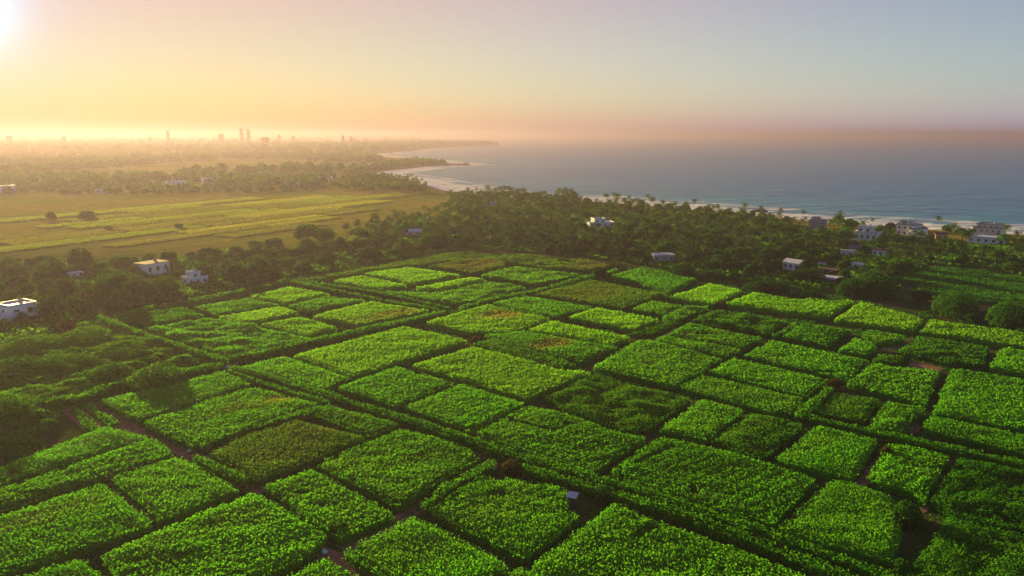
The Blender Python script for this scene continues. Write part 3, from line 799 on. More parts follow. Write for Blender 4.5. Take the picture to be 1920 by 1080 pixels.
def palm_crown(seed, nf=18, fl=3.4, ht=7.5):
    rg = np.random.default_rng(seed); mb = MB()
    for i in range(nf):
        a = i * 2.399 + rg.normal(0, .15)
        k = i / (nf - 1)
        el = R(72) - k * R(108) + rg.normal(0, .12)           # young fronds rise, old ones hang
        L = fl * rg.uniform(.8, 1.1) * (1 if k < .85 else .8)
        d = np.array((math.cos(a), math.sin(a), 0))
        sd = np.array((-math.sin(a), math.cos(a), 0))
        m_ = 11; pts = []; p_ = np.array((0, 0, ht)); e = el
        for j in range(m_ + 1):
            pts.append(p_.copy()); p_ = p_ + (d * math.cos(e) + np.array((0, 0, 1)) * math.sin(e)) * L / m_; e -= R(9.5) * (1 if k < .7 else .6)
        pts = np.array(pts)
        mb.tube(pts[::3], [.06, .05, .035, .02][:len(pts[::3])], 4, tint=.7, cap=False)
        dry = .9 if k > .9 and rg.random() < .35 else float(rg.uniform(0, .12))
        V = []; Fq = []
        for j in range(1, m_):
            wdt = .85 * math.sin(math.pi * (.12 + .86 * j / m_)) ** .7 * fl / 3.4
            t = unit(pts[j + 1] - pts[j - 1]); up_ = np.cross(sd, t)
            for s in (-1, 1):
                tip = pts[j] + sd * s * wdt + t * .45 - np.array((0, 0, 1)) * wdt * rg.uniform(.25, .65)
                b = len(V); hw = t * (L / m_) * .42
                V += [pts[j] - hw, pts[j] + hw, tip + hw * .3, tip - hw * .3]; Fq.append([b, b + 1, b + 2, b + 3])
        mb.add(np.array(V), np.array(Fq), tint=np.clip(rg.normal(.5, .2), 0, 1), dry=dry)
    # nuts at the heart
    for q in range(5):
        a = rg.uniform(0, 6.28); mb.tube([(.2 * math.cos(a), .2 * math.sin(a), ht - .1), (.3 * math.cos(a), .3 * math.sin(a), ht - .45)], [.10, .13], 5, tint=.3)
    return mb
def palm_trunk(seed, ht):
    rg = np.random.default_rng(seed); mb = MB()
    a = rg.uniform(0, 6.28); b = rg.uniform(.2, .9)
    q = np.linspace(0, 1, 7)
    off_ = b * np.sin(q * math.pi) ** 1.0
    pts = np.stack([off_ * math.cos(a), off_ * math.sin(a), -.3 + (ht + .3) * q], 1)
    mb.tube(pts, np.array([.30, .22, .19, .17, .16, .15, .17]), 7)
    return mb

KIND = {}
def kind(name, trunks, crowns): KIND[name] = list(zip(trunks, crowns))
tr, cr, LOW = [], [], {}
for s in range(7):
    w, h = [(7.5, 6.2), (8.5, 6.0), (6.2, 6.6), (9.5, 6.6), (7.0, 5.2), (10.5, 7.2), (6.0, 5.4)][s]
    c, L = crown_arrays(100 + s, w, h, -.2, 3000, .74, 9 + s % 4)
    tr.append(trunk_mb(s, 1.9, .22, L).mesh('trunk', M['bark'])); cr.append(c.mesh('crown', M['tree']))
kind('broadleaf_tree', tr, cr)
tr, cr = [], []
for s in range(5):
    c, L = crown_arrays(200 + s, 4.2 + .5 * (s % 3), 3.0 + .4 * (s % 2), .1, 3000, .36, 7, .8, True)
    tr.append(trunk_mb(20 + s, 1.0, .10, L).mesh('trunk', M['bark'])); cr.append(c.mesh('crown', M['tree']))
kind('shrub', tr, cr)
tr, cr = [], []
for s in range(4):
    c, L = crown_arrays(300 + s, 9.0 + s, 5.2 + .4 * s, -.3, 15000, .36, 9, .8, True)
    tr.append(trunk_mb(30 + s, 2.0, .2, L).mesh('trunk', M['bark'])); cr.append(c.mesh('crown', M['vine']))
kind('vine_mound', tr, cr)
tr, cr = [], []
for s in range(5):
    ht = [6.6, 8.0, 7.2, 9.0, 5.6][s]
    tr.append(palm_trunk(40 + s, ht).mesh('trunk', M['palm_bark'], True)); cr.append(palm_crown(400 + s, 18, 3.5, ht).mesh('crown', M['palm']))
kind('palm_tree', tr, cr)
for nm in KIND:
    pass

PROTO = {}
def copy_tree(o):
    c = o.copy(); COL.objects.link(c)
    for ch in list(o.children):
        k = ch.copy(); COL.objects.link(k); k.parent = c
    return c
def plant(kd, var, x, y, z=0.0, s=1.0, rz=0.0, label='', cat='tree', group=None, sz=None):
    key = (kd, var)
    if key not in PROTO:
        o = empty(kd)
        for nm, me in zip(('trunk', 'crown'), KIND[kd][var]):
            ob = bpy.data.objects.new(nm, me); COL.objects.link(ob); ob.parent = o
        PROTO[key] = o
    else:
        o = copy_tree(PROTO[key])
        if 'group' in o.keys(): del o['group']
    o.location = (x, y, z); o.scale = (s, s, s if sz is None else sz); o.rotation_euler = (0, 0, rz)
    return tag(o, label, cat, group)

# ------------------------------------------------------------------ houses
HOUSES = []
def house(label, px, base, wpx, hpx, rot=0, wall='white', roof='roof_white', tiers=((0, 1, 0, 1, 0, 1),), depth=.7, gable=False, openings=3, name='house', z=0.0, rows=1, parapet=True, group=None):
    """px,base: photo pixel of the foot of the front wall; wpx,hpx its size; tiers: boxes in fractions of width, depth, height"""
    wpx, hpx = wpx * .95, hpx * .95
    c = at(px, base, z); D = math.hypot(c[1] * cp_ - (z - CAMH) * sp_, 0)
    w, h = wpx * D / F, hpx * D / F
    d = w * depth
    HOUSES.append((px - wpx * .52, px + wpx * .52, base - hpx, base, c[1]))
    root = empty(name, tuple(c), R(rot) - math.atan2(c[0], c[1]))
    tag(root, label, 'house', group)
    walls, roofs = MB(), MB()
    for (x0, x1, y0, y1, z0, z1) in tiers:
        X0, X1, Y0, Y1, Z0, Z1 = (x0 - .5) * w, (x1 - .5) * w, y0 * d, y1 * d, z0 * h, z1 * h
        walls.box(X0, X1, Y0, Y1, Z0 - (.6 if z0 == 0 else 0), Z1)
        if gable:
            e = .35; gh = w * .16
            v = [(X0 - e, Y0 - e, Z1 - .1), (X1 + e, Y0 - e, Z1 - .1), (X1 + e, Y1 + e, Z1 - .1), (X0 - e, Y1 + e, Z1 - .1), (X0 - e, (Y0 + Y1) / 2, Z1 + gh), (X1 + e, (Y0 + Y1) / 2, Z1 + gh)]
            roofs.add(v, [[0, 1, 5, 4], [2, 3, 4, 5], [3, 0, 4], [1, 2, 5], [3, 2, 1, 0]])
        else:
            e = .25
            roofs.box(X0 - e, X1 + e, Y0 - e, Y1 + e, Z1 + .003, Z1 + .22)
            if parapet:
                for bx in ((X0 - .1, X1 + .1, Y0 - .1, Y0 + .08), (X0 - .1, X1 + .1, Y1 - .08, Y1 + .1)):
                    roofs.box(*bx, Z1 + .222, Z1 + .65)
                for bx in ((X0 - .1, X0 + .08, Y0 + .082, Y1 - .082), (X1 - .08, X1 + .1, Y0 + .082, Y1 - .082)):
                    roofs.box(*bx, Z1 + .222, Z1 + .65)
        hh = (Z1 - Z0); nr = max(1, int(round(hh / 3.1))) if rows == 0 else rows
        no_ = max(1, int(round(openings * (x1 - x0))))
        ow = (X1 - X0) / no_ * .32; oh = hh / nr * .38
        for r_ in range(nr):
            for k in range(no_):
                xc = X0 + (k + .5) * (X1 - X0) / no_; zc = Z0 + (r_ + .55) * hh / nr
                fr = MB()
                fr.box(xc - ow / 2 - .1, xc + ow / 2 + .1, Y0 - .10, Y0 - .003, zc + oh / 2, zc + oh / 2 + .12)
                fr.box(xc - ow / 2 - .1, xc + ow / 2 + .1, Y0 - .14, Y0 - .003, zc - oh / 2 - .12, zc - oh / 2)
                fr.box(xc - ow / 2 - .1, xc - ow / 2, Y0 - .09, Y0 - .003, zc - oh / 2 + .002, zc + oh / 2 - .002)
                fr.box(xc + ow / 2, xc + ow / 2 + .1, Y0 - .09, Y0 - .003, zc - oh / 2 + .002, zc + oh / 2 - .002)
                f = fr.build('window', M['white' if wall != 'white' else 'grey'], root)
                pa = MB(); pa.box(xc - ow / 2 + .002, xc + ow / 2 - .002, Y0 - .04, Y0 - .004, zc - oh / 2 + .002, zc + oh / 2 - .002)
                pa.build('pane', M['glass'], f)
        # one opening on each end wall
        for sx_, nmx in ((X0, -1), (X1, 1)):
            yc = (Y0 + Y1) / 2; zc = Z0 + .55 * hh / nr
            pa = MB()
            a, b = (sx_ - .04, sx_ - .004) if nmx < 0 else (sx_ + .004, sx_ + .04)
            pa.box(a, b, yc - ow * .4, yc + ow * .4, zc - oh / 2, zc + oh / 2)
            pa.build('window', M['glass'], root)
    dz = MB(); x0, x1 = (tiers[0][0] - .5) * w, (tiers[0][1] - .5) * w
    dx = x0 + (x1 - x0) * .92; dw = min(.9, (x1 - x0) * .07)
    dz.box(dx - dw, dx + dw * .4, tiers[0][2] * d - .06, tiers[0][2] * d - .004, .0, min(2.1, tiers[0][5] * h * .7))
    dz.build('door', M['wood'], root)
    walls.build('wall', M[wall], root); roofs.build('roof', M[roof], root)
    # water tank on the first flat roof
    if not gable and h > 3.2:
        x0, x1, y0, y1, z0, z1 = tiers[-1]
        tx, ty, tz = (x0 * .3 + x1 * .7 - .5) * w, (y0 * .4 + y1 * .6) * d, z1 * h + .23
        tk = MB(); tk.tube([(tx, ty, tz), (tx, ty, tz + .95), (tx, ty, tz + 1.1)], [.55, .55, .25], 12)
        tk.build('water_tank', M['grey'], root)
    return root
T2 = ((0, 1, 0, 1, 0, .58), (.22, .66, .15, .8, .58, 1))
house('white two tier flat roofed house alone among the palms', 1129, 427, 52, 16, 18, tiers=((0, 1, 0, 1, 0, .55), (.22, .66, .1, .8, .55, 1)), openings=4)
house('grey block at the beach, leftmost of the shore buildings', 1531, 431, 30, 22, -12, wall='grey', roof='grey', tiers=((0, 1, 0, 1, 0, .8), (.1, .6, .2, .9, .8, 1)), rows=2, openings=3)
house('white two storey villa with deep balconies near the beach', 1621, 452, 44, 26, -20, tiers=((0, 1, 0, 1, 0, .6), (.12, .72, .1, .9, .6, 1)), rows=1, openings=4)
house('long white house with grey roof between shore trees', 1702, 443, 48, 25, -28, roof='grey', tiers=((0, .7, 0, 1, 0, .85), (.7, 1, -.2, .8, 0, .6), (.05, .35, .3, .9, .85, 1)), rows=2, openings=4)
house('small house with orange sunlight painted on its walls between palms near the beach', 1765, 450, 22, 12, 20, wall='orange', roof='roof_brown', gable=True, openings=2)
house('large unfinished concrete house at the water, right side', 1850, 438, 50, 17, -14, wall='beige', roof='grey', tiers=((0, 1, 0, 1, 0, .62), (.1, .9, .12, .9, .62, 1)), rows=1, openings=5)
house('low white walled house in front of the concrete one', 1848, 457, 64, 11, -10, roof='roof_white', openings=5)
house('white gabled house with pale roof beside the tall palms', 1482, 507, 36, 16, -35, roof='roof_white', gable=True, openings=3)
house('small white hut right of the gabled house', 1541, 502, 14, 9, 10, roof='grey', openings=1, parapet=False)
house('long low house with wrinkled white sheet roof at the field edge', 1543, 529, 56, 9, -18, wall='grey', roof='roof_white', openings=3, depth=.5, parapet=False)
house('beige box house beside the dark blue roof', 1587, 481, 24, 11, -10, wall='beige', roof='grey', openings=2, parapet=False)
house('house with dark blue sheet roof among shore trees', 1604, 473, 26, 9, -16, wall='grey', roof='roof_blue', gable=True, openings=2)
house('small white house with brown roof, right of the blue roof', 1645, 481, 20, 13, -25, roof='roof_brown', gable=True, openings=2)
house('white stepped hut below the brown roofed house', 1605, 505, 18, 11, -20, roof='roof_white', openings=1, parapet=False)
house('dim grey hut behind the palm trunks', 1245, 491, 42, 13, 12, wall='grey', roof='roof_white', openings=3, parapet=False)
house('dark brown roofed shed right of the long white sheet roof', 1550, 513, 34, 7, -15, wall='wood', roof='roof_brown', openings=2, parapet=False)
house('white house with dark overhanging flat roof at left', 297, 514, 52, 22, 35, roof='roof_dark', tiers=((0, 1, 0, 1, 0, 1),), openings=3, parapet=False)
house('stepped white house below the dark roofed one at left', 372, 533, 40, 22, 24, tiers=((0, 1, 0, 1, 0, .55), (.2, .7, .2, .9, .55, 1)), openings=3)
house('white house of stacked flat roofs at the left frame edge', 38, 600, 84, 24, 25, tiers=((0, .62, 0, 1, 0, .45), (.38, 1, .3, 1.1, 0, 1)), openings=4)
house('small white roofed house lost in the left trees', 146, 520, 24, 9, 20, roof='roof_white', openings=2, parapet=False)
house('low tiled house half hidden in the wooded belt', 776, 443, 30, 9, 10, wall='beige', roof='roof_white', gable=True, openings=2)
house('hazy white house, larger of the pair on the far plain', 331, 351, 34, 11, 10, openings=4, group=None)
house('hazy white house, smaller of the pair on the far plain', 390, 344, 20, 10, 10, openings=2)
house('hazy white house at the left edge of the far plain', 10, 362, 36, 13, 10, openings=3)
house('hazy white house below the far headland', 547, 351, 26, 8, -5, openings=3)
house('hazy long pale house left of the far headland trees', 602, 340, 46, 7, 0, openings=4)
house('far pale house on the hazy tree line', 190, 362, 22, 6, 0, openings=2)
house('small beach hut at the edge of the shore wood', 925, 385, 12, 6, 10, roof='roof_white', openings=1, parapet=False)

# small shed with a pale sheet roof among the crops
c = at(1073, 950, 0)
sh_ = empty('shed', (c[0], c[1], -.35), R(-22)); sh_.scale = (.72, .8, .9); tag(sh_, 'small shed with pale sloping sheet roof among the bottom crops', 'shed')
b = MB(); b.box(-.85, .85, -.55, .55, -.1, 2.1); b.build('wall', M['wood'], sh_)
b = MB(); v = [(-1.05, -.8, 2.12), (1.05, -.8, 2.12), (1.05, .8, 2.48), (-1.05, .8, 2.48)]
b.add(v + [(x, y, z + .06) for x, y, z in v], [[3, 2, 1, 0], [4, 5, 6, 7], [0, 1, 5, 4], [1, 2, 6, 5], [2, 3, 7, 6], [3, 0, 4, 7]]); b.build('roof', M['steel'], sh_)
b = MB(); b.box(-.3, .35, -.6, -.553, 0, 1.8); b.build('door', M['roof_dark'], sh_)
# litter
def bag(label, px, py, s=.4):
    c = at(px, py, .05); rg = np.random.default_rng(int(px))
    mb = MB(); th = np.linspace(0, 2 * math.pi, 9, endpoint=False); rings = []
    for k, (rr, zz) in enumerate([(.75, .0), (1.0, .25), (.85, .55), (.35, .8), (.18, .95), (.4, 1.15)]):
        q = rr * s * rg.uniform(.75, 1.2, 9)
        rings.append(np.c_[q * np.cos(th), q * np.sin(th), np.full(9, zz * s)])
    f = [[i * 9 + j, i * 9 + (j + 1) % 9, (i + 1) * 9 + (j + 1) % 9, (i + 1) * 9 + j] for i in range(5) for j in range(9)]
    mb.add(np.vstack(rings), f); o = mb.build('plastic_bag', M['plastic']); o.location = c
    tag(o, label, 'bag', 'pale bags left in the lanes')
bag('white plastic bag lying on the red path at lower left', 357, 846, .5)
bag('small white bag in the dark lane at the bottom, left of centre', 608, 1036, .4)
bag('tiny white bag in the lane beside the brown bush at right', 1579, 715, .45)
bag('white bag on the bare earth of the central track', 808, 803, .4)
bag('white scrap at the hedge end where track and path meet, left', 428, 689, .5)

# ------------------------------------------------------------------ single bushes and mounds in and beside the fields
BUSH = [  # kind, variant, px, py(base), width px, label, height factor
 ('vine_mound', 0, 284, 727, 120, 'tall vine covered mound at the left, nearest the wavy hedge', 1.25),
 ('vine_mound', 1, 210, 712, 120, 'vine covered mound left of the tallest mound', .9),
 ('vine_mound', 2, 90, 752, 110, 'bright rimmed vine mound inside the loop of the wavy hedge', .85),
 ('vine_mound', 3, 5, 792, 130, 'dark shaded mound at the left frame edge', 1.3),
 ('vine_mound', 0, 88, 800, 46, 'small round bush above the vegetable beds', .9),
 ('vine_mound', 1, 45, 842, 90, 'low flat bush mass above the long crop strips', .6),
 ('vine_mound', 2, 230, 664, 130, 'long low vine mound along the left hedge', .7),
 ('vine_mound', 3, 130, 690, 130, 'broad hazy vine mound in the left scrub', .8),
 ('vine_mound', 0, 30, 702, 150, 'broad dim vine mound at the left edge below the white house', .6),
 ('vine_mound', 1, 330, 705, 80, 'low bright topped mound at the corner of the left lanes', .6),
 ('vine_mound', 2, 390, 692, 60, 'small lit mound at the end of the wavy hedge', .65),
 ('vine_mound', 3, 160, 735, 90, 'dark mound between the tallest mound and the loop', .7),
 ('vine_mound', 1, 60, 655, 140, 'wide scrub mound below the left white house', .6),
 ('vine_mound', 2, 160, 640, 130, 'scrub mound right of the left white house', .7),
 ('shrub', 0, 958, 893, 46, 'dark reddish bush at the crossing of path and track', 1.5),
 ('shrub', 1, 632, 1003, 44, 'dark cone shaped bush on the crop corner at the bottom', 1.7),
 ('shrub', 2, 1130, 938, 62, 'yellowish rounded bush on the track right of the pale shed', 1.1),
 ('shrub', 3, 1065, 905, 42, 'low olive bush on the track left of the rounded bush', 1.1),
 ('shrub', 4, 1697, 985, 70, 'big dark bush at the lane crossing, bottom right', 1.6),
 ('shrub', 0, 1662, 862, 30, 'yellow green bush at the left corner of a right hand crop plot', 2.0),
 ('shrub', 1, 1722, 838, 22, 'small yellowish bush against the long straight hedge', 1.5),
 ('shrub', 2, 1567, 727, 34, 'small brown bush at the meeting of four plots', 1.3),
 ('shrub', 3, 1124, 522, 36, 'round bush between the weedy plot and the palms', 1.2),
 ('shrub', 4, 1350, 577, 24, 'little brownish bush between two bright plots', 1.3),
 ('shrub', 0, 893, 644, 26, 'dark little bush at the corner of the large bright plot', 1.2),
 ('shrub', 1, 1525, 596, 30, 'dim bush in the lane below the notched plot', 1.0),
 ('shrub', 2, 1590, 1075, 60, 'olive bush on the track at the bottom right', 1.0),
 ('shrub', 3, 1690, 1078, 50, 'dark bush at the bottom edge beside the last lane', 1.2),
 ('shrub', 4, 830, 815, 30, 'low bush on the central track beside the white bag', .8),
 ('shrub', 0, 1055, 803, 26, 'dark bush at the notch of the hummocky plot', 1.0),
 ('vine_mound', 3, 1795, 592, 105, 'large round dark shrub at the right below the meadow, left one', 1.2),
 ('vine_mound', 0, 1895, 618, 130, 'largest round dark shrub at the right frame edge', 1.2),
 ('shrub', 2, 1727, 566, 46, 'reddish brown bush left of the round dark shrubs', 1.2),
 ('shrub', 3, 1822, 606, 36, 'small bush between the two round dark shrubs', 1.1),
 ('vine_mound', 1, 1280, 515, 60, 'rounded bush at the palm grove edge above a crop plot', 1.0),
 ('vine_mound', 2, 1330, 523, 60, 'spreading bush at the palm grove edge, right of the rounded one', .9),
 ('vine_mound', 3, 1600, 553, 80, 'round bush right of the white sheet roof', 1.2),
 ('vine_mound', 0, 1655, 557, 85, 'dark round bush mass left of the meadow', 1.4),
 ('vine_mound', 1, 1520, 562, 70, 'bush in front of the white sheet roof', .7),
 ('vine_mound', 2, 1440, 548, 80, 'low spreading bush left of the white sheet roof', .9),
 ('vine_mound', 3, 1510, 528, 75, 'large bush behind the white sheet roof', 1.0),
]
BUSHX = []
for kd, var, px, py, wpx, lab, hf in BUSH:
    c = at(px, py, 0); D = c[1] * cp_ + CAMH * sp_
    me = KIND[kd][var][1]
    wm = (4.4, 4.9, 5.2, 4.4, 4.9)[var] if kd == 'shrub' else 9.0 + var
    s = wpx * D / F / wm
    o = plant(kd, var, c[0], c[1], 0, s, rng.uniform(0, 6.28), lab, 'bush', None, s * hf * (.72 if kd == 'vine_mound' and py < 760 and px < 420 else 1))
    BUSHX.append((c[0], c[1], wpx * D / F * .45))
    if kd == 'vine_mound' and px > 1200:
        for ch in o.children:
            if ch.name.startswith('crown'):
                ch.data = ch.data.copy(); ch.data.materials.clear(); ch.data.materials.append(M['tree'])
    if 'reddish' in lab or 'brown' in lab:
        for ch in o.children:
            if ch.name.startswith('crown'):
                ch.data = ch.data.copy(); ch.data.materials.clear(); ch.data.materials.append(M['brown_bush'])

# the big tree group standing in the far fields behind the belt
SOLO = [('broadleaf_tree', 5, 580, 450, 56, 'big round dark tree standing out against the far fields', 1.0),
        ('broadleaf_tree', 3, 612, 452, 48, 'dark tree touching the right side of the big round tree', .9),
        ('broadleaf_tree', 0, 521, 464, 26, 'smaller round tree left of the big round tree', 1.1),
        ('broadleaf_tree', 1, 163, 410, 30, 'lone hazy tree in the far left fields', .9),
        ('broadleaf_tree', 2, 96, 412, 22, 'dim small tree left of the lone hazy tree', .8),
        ('broadleaf_tree', 4, 335, 428, 20, 'small hazy tree on the far field bank', .8),
        ('broadleaf_tree', 6, 205, 432, 16, 'tiny hazy tree beside the long far strip', .8),
        ('broadleaf_tree', 0, 318, 492, 30, 'round tree behind the dark roofed white house', 1.0),
        ('broadleaf_tree', 1, 478, 470, 36, 'dome shaped tree at the back of the left belt', 1.0)]
for kd, var, px, py, wpx, lab, hf in SOLO:
    c = at(px, py, 0); D = c[1] * cp_ + CAMH * sp_
    s = wpx * D / F / (7.5, 8.5, 6.2, 9.5, 7.0, 10.5, 6.0)[var]
    plant(kd, var, c[0], c[1], 0, s, rng.uniform(0, 6.28), lab, 'tree', None, s * hf)
    BUSHX.append((c[0], c[1], wpx * D / F * .4))

# ------------------------------------------------------------------ the wooded belt
def wpoly(px): return [tuple(at(x, y, 0)[:2]) for x, y in px]
def scatter(poly, sp, seed, keepf=None):
    rg = np.random.default_rng(seed)
    q = np.array(poly); x0, y0 = q.min(0); x1, y1 = q.max(0)
    gx, gy = np.meshgrid(np.arange(x0, x1, sp), np.arange(y0, y1, sp))
    gx = gx + rg.uniform(-.42, .42, gx.shape) * sp; gy = gy + rg.uniform(-.42, .42, gx.shape) * sp
    x, y = gx.ravel(), gy.ravel()
    k = inside(poly, x, y); x, y = x[k], y[k]
    return np.stack([x, y], 1)
MEADOW = wpoly([(1680,530),(1735,497),(1850,503),(2000,533),(2000,592),(1860,570),(1720,566)])
def clear_of(x, y, tall):
    """do not stand on a house, a bush or the meadow, nor hide a house altogether"""
    if inside(MEADOW, np.array([x]), np.array([y]))[0]: return False
    for bx, by, br in BUSHX:
        if (x - bx) ** 2 + (y - by) ** 2 < (br + 1.0) ** 2: return False
    u, v = to_px((x, y, 0)); ut, vt = to_px((x, y, tall))
    hw = (v - vt) * .45
    for x0, x1, yt, yb, Dh in HOUSES:
        if y < Dh + .5:
            ov = min(u + hw, x1) - max(u - hw, x0)
            if ov > .30 * (x1 - x0) and vt < yb - .42 * (yb - yt) and v > yt: return False
        elif y < Dh + (x1 - x0) * Dh / F * .9 and x0 - hw * .6 < u < x1 + hw * .6: return False
    return True
LEFTBELT = wpoly([(-90,612),(-90,500),(60,496),(180,498),(300,490),(420,470),(520,466),(620,462),(760,452),(840,458),(862,466),(700,494),(600,512),(545,518),(430,545),(330,562),(200,588),(120,640),(40,645),(-90,660)])
RIGHTBELT = wpoly([(640,456),(720,420),(880,398),(960,388),(1080,388),(1200,393),(1330,404),(1440,418),(1560,432),(1700,446),(1920,458),(2080,470),(2080,560),(1960,540),(1740,520),(1690,548),(1500,545),(1330,521),(1160,489),(1000,474),(862,466),(760,458)])
SPITWOOD = wpoly([(845,372),(900,368),(960,372),(1080,373),(1080,388),(960,388),(880,398),(840,386)])
HEADPALM = wpoly([(610,352),(660,338),(712,333),(765,340),(806,352),(790,362),(700,362)])
belt = []
for poly, sp, sd, pal in ((LEFTBELT, 7.8, 1, .0), (RIGHTBELT, 6.4, 2, .52), (SPITWOOD, 6.0, 3, .35), (HEADPALM, 7.0, 4, .75)):
    pts_ = scatter(poly, sp, sd); pts_ = pts_[sdist(pts_[:, 0], pts_[:, 1]) > 9]
    for x, y in pts_:
        nv = float(noise(np.array([x]), np.array([y]), 42.0, sd + 5)[0])
        r_ = rng.random()
        p_pal = pal * (1.7 * nv + .25) if pal > .1 else pal
        if r_ < p_pal: kd = 'palm_tree'
        elif rng.random() < .18: kd = 'shrub'
        else: kd = 'broadleaf_tree'
        if rng.random() < .05: continue
        nearv = float(noise(np.array([x]), np.array([y]), 26.0, 77)[0])
        s = rng.uniform(.62, 1.28) * (.72 + .5 * nearv)
        if kd == 'broadleaf_tree': s *= .85
        if kd == 'palm_tree': s *= .88
        tall = {'palm_tree': 9.0, 'shrub': 3.2, 'broadleaf_tree': 7.5}[kd] * s
        if clear_of(x, y, tall): belt.append((x * x + y * y, x, y, kd, s, sd))
co = COAST; tco = np.gradient(co, axis=0); tco /= np.linalg.norm(tco, axis=1, keepdims=True)
for i in range(len(co)):
    for k in range(4):
        u = to_px((co[i, 0], co[i, 1], 0))[0]
        if not (880 < u < 2000 and co[i, 1] < 760): continue
        x, y = co[i] + tco[i] * (k * 7.5 + rng.uniform(-2, 2)) + np.array((tco[i, 1], -tco[i, 0])) * 0
        nx_, ny_ = -tco[i, 1], tco[i, 0]
        o_ = rng.uniform(8, 26)
        for sg in (1, -1):
            a, b = x + sg * nx_ * o_, y + sg * ny_ * o_
            if sdist(np.array([a]), np.array([b]))[0] > 8:
                kd = 'palm_tree' if rng.random() < .36 else 'shrub'
                s = rng.uniform(.65, 1.0) if kd == 'palm_tree' else rng.uniform(1.2, 1.9)
                if clear_of(a, b, 8.5 * s): belt.append((a * a + b * b, a, b, kd, s, 3 if u < 1100 else 2))
                break
belt.sort()
LIM = {'palm_tree': 292, 'broadleaf_tree': 285, 'shrub': 240}
cnt = {k: 0 for k in LIM}; rest = []
AREA = {1: 'left wooded belt behind the fields', 2: 'wood between fields and sea', 3: 'shore wood by the bay', 4: 'point beside the bay'}
def zone(sd, x, y):
    u, v = to_px((x, y, 0))
    if sd == 1: return 'in the wooded belt left of the field block' if u < 420 else 'in the wooded belt above the far crop edge'
    if sd == 2:
        if u < 1000: return 'in the hazy wood left of the white two tier house'
        if u < 1400: return 'in the grove between centre fields and the sea'
        return 'in the grove round the houses at right'
    return 'in the shore wood beside the bay'
WORD = {'palm_tree': ('coconut palm with drooping fronds', 'tree'), 'broadleaf_tree': ('dark bushy broadleaf tree', 'tree'), 'shrub': ('low rounded shrub', 'bush')}
for d2, x, y, kd, s, sd in belt:
    if cnt[kd] < LIM[kd]:
        cnt[kd] += 1
        zn = zone(sd, x, y)
        plant(kd, int(rng.integers(len(KIND[kd]))), x, y, 0, s, rng.uniform(0, 6.28), WORD[kd][0] + ' ' + zn, WORD[kd][1], WORD[kd][0].split(' with')[0] + 's ' + zn, s * rng.uniform(.9, 1.15))
    else: rest.append((x, y, kd, s))
print('belt', len(belt), cnt, 'rest', len(rest))

# the farther woods, one mass: cheap trees merged into one mesh
def low_tree(seed, w, h, z0, nl, ls):
    c, L = crown_arrays(seed, w, h, z0, nl, ls, 6); return c.arrays()
def merged(name, items, variants, mt):
    """items: (variant, x, y, z, scale, rot)"""
    mb = MB()
    by = {}
    for it in items: by.setdefault(it[0], []).append(it[1:])
    for vi, lst in by.items():
        V, Fs, T, Dd = variants[vi]
        a = np.array(lst)
        cs, sn = np.cos(a[:, 4]), np.sin(a[:, 4])
        X_ = (V[None, :, 0] * cs[:, None] - V[None, :, 1] * sn[:, None]) * a[:, 3:4] + a[:, 0:1]
        Y_ = (V[None, :, 0] * sn[:, None] + V[None, :, 1] * cs[:, None]) * a[:, 3:4] + a[:, 1:2]
        Z_ = V[None, :, 2] * a[:, 3:4] + a[:, 2:3]
        pts = np.stack([X_, Y_, Z_], -1).reshape(-1, 3)
        k = 0; n0 = len(V); offs = (np.arange(len(a)) * n0)[:, None, None]
        groups = {}
        for q in Fs: groups.setdefault(q.shape[1], []).append(q)
        base = mb.n; first = True
        ti = 0
        tt = {}; i = 0
        for q in Fs:
            tt.setdefault(q.shape[1], []).append(np.arange(i, i + len(q))); i += len(q)
        for m_, qs in groups.items():
            q = np.vstack(qs); ix = np.concatenate(tt[m_])
            jit_ = np.random.default_rng(3).normal(0, .12, (len(a), 1))
            allf = (q[None] + offs).reshape(-1, m_)
            tint = np.clip(T[ix][None] + jit_, 0, 1).ravel(); dry = np.broadcast_to(Dd[ix][None], (len(a), len(ix))).ravel()
            if first: mb.add(pts, allf, tint, dry); first = False
            else:
                mb.f.append(allf + base); mb.t.append(tint); mb.dry.append(dry); mb.mi.append(np.zeros(len(allf)))
    return tag(mb.build(name, mt), kind='stuff')
LV = [low_tree(500 + i, w, h, 1.0, 620, 1.0) for i, (w, h) in enumerate([(7.5, 6.2), (8.5, 6.0), (6.2, 6.6), (10, 6.8)])]
LP = [palm_crown(600, 13, 3.5, 7.0).arrays(), palm_crown(601, 13, 3.5, 8.6).arrays()]
it = [((int(rng.integers(4)) if kd != 'palm_tree' else 4 + int(rng.integers(2))), x, y, 0, s * (.55 if kd == 'shrub' else 1), rng.uniform(0, 6.28)) for x, y, kd, s in rest]
if it: merged('distant_wood', it, LV + LP, M['tree'])
# hazy plain and headlands
FV = [low_tree(700 + i, 9, 7, .0, 170, 2.2) for i in range(3)]
it = []
def wood(px, sp, seed, smin, smax, cover=1.0, wave=200.):
    for x, y in scatter([tuple(at(a, b, 0)[:2]) for a, b in px], sp, seed):
        if cover < 1 and fbm(np.array([x]), np.array([y]), wave, seed, 2)[0] > cover: continue
        sd_ = sdist(np.array([x]), np.array([y]))
        if sd_[0] < 22: continue
        z = float(relief(np.array([x]), np.array([y]), sd_)[0])
        it.append((int(rng.integers(3)), x, y, z - .5, rng.uniform(smin, smax), rng.uniform(0, 6.28)))
wood([(-250,352),(-250,330),(200,330),(420,333),(640,330),(720,325),(690,337),(600,352),(420,350),(330,338),(180,352)], 15, 21, .9, 1.5, .62, 150)
wood([(-60,360),(60,350),(300,348),(560,352),(640,350),(560,360),(200,366)], 14, 22, .6, 1.1, .45, 120)
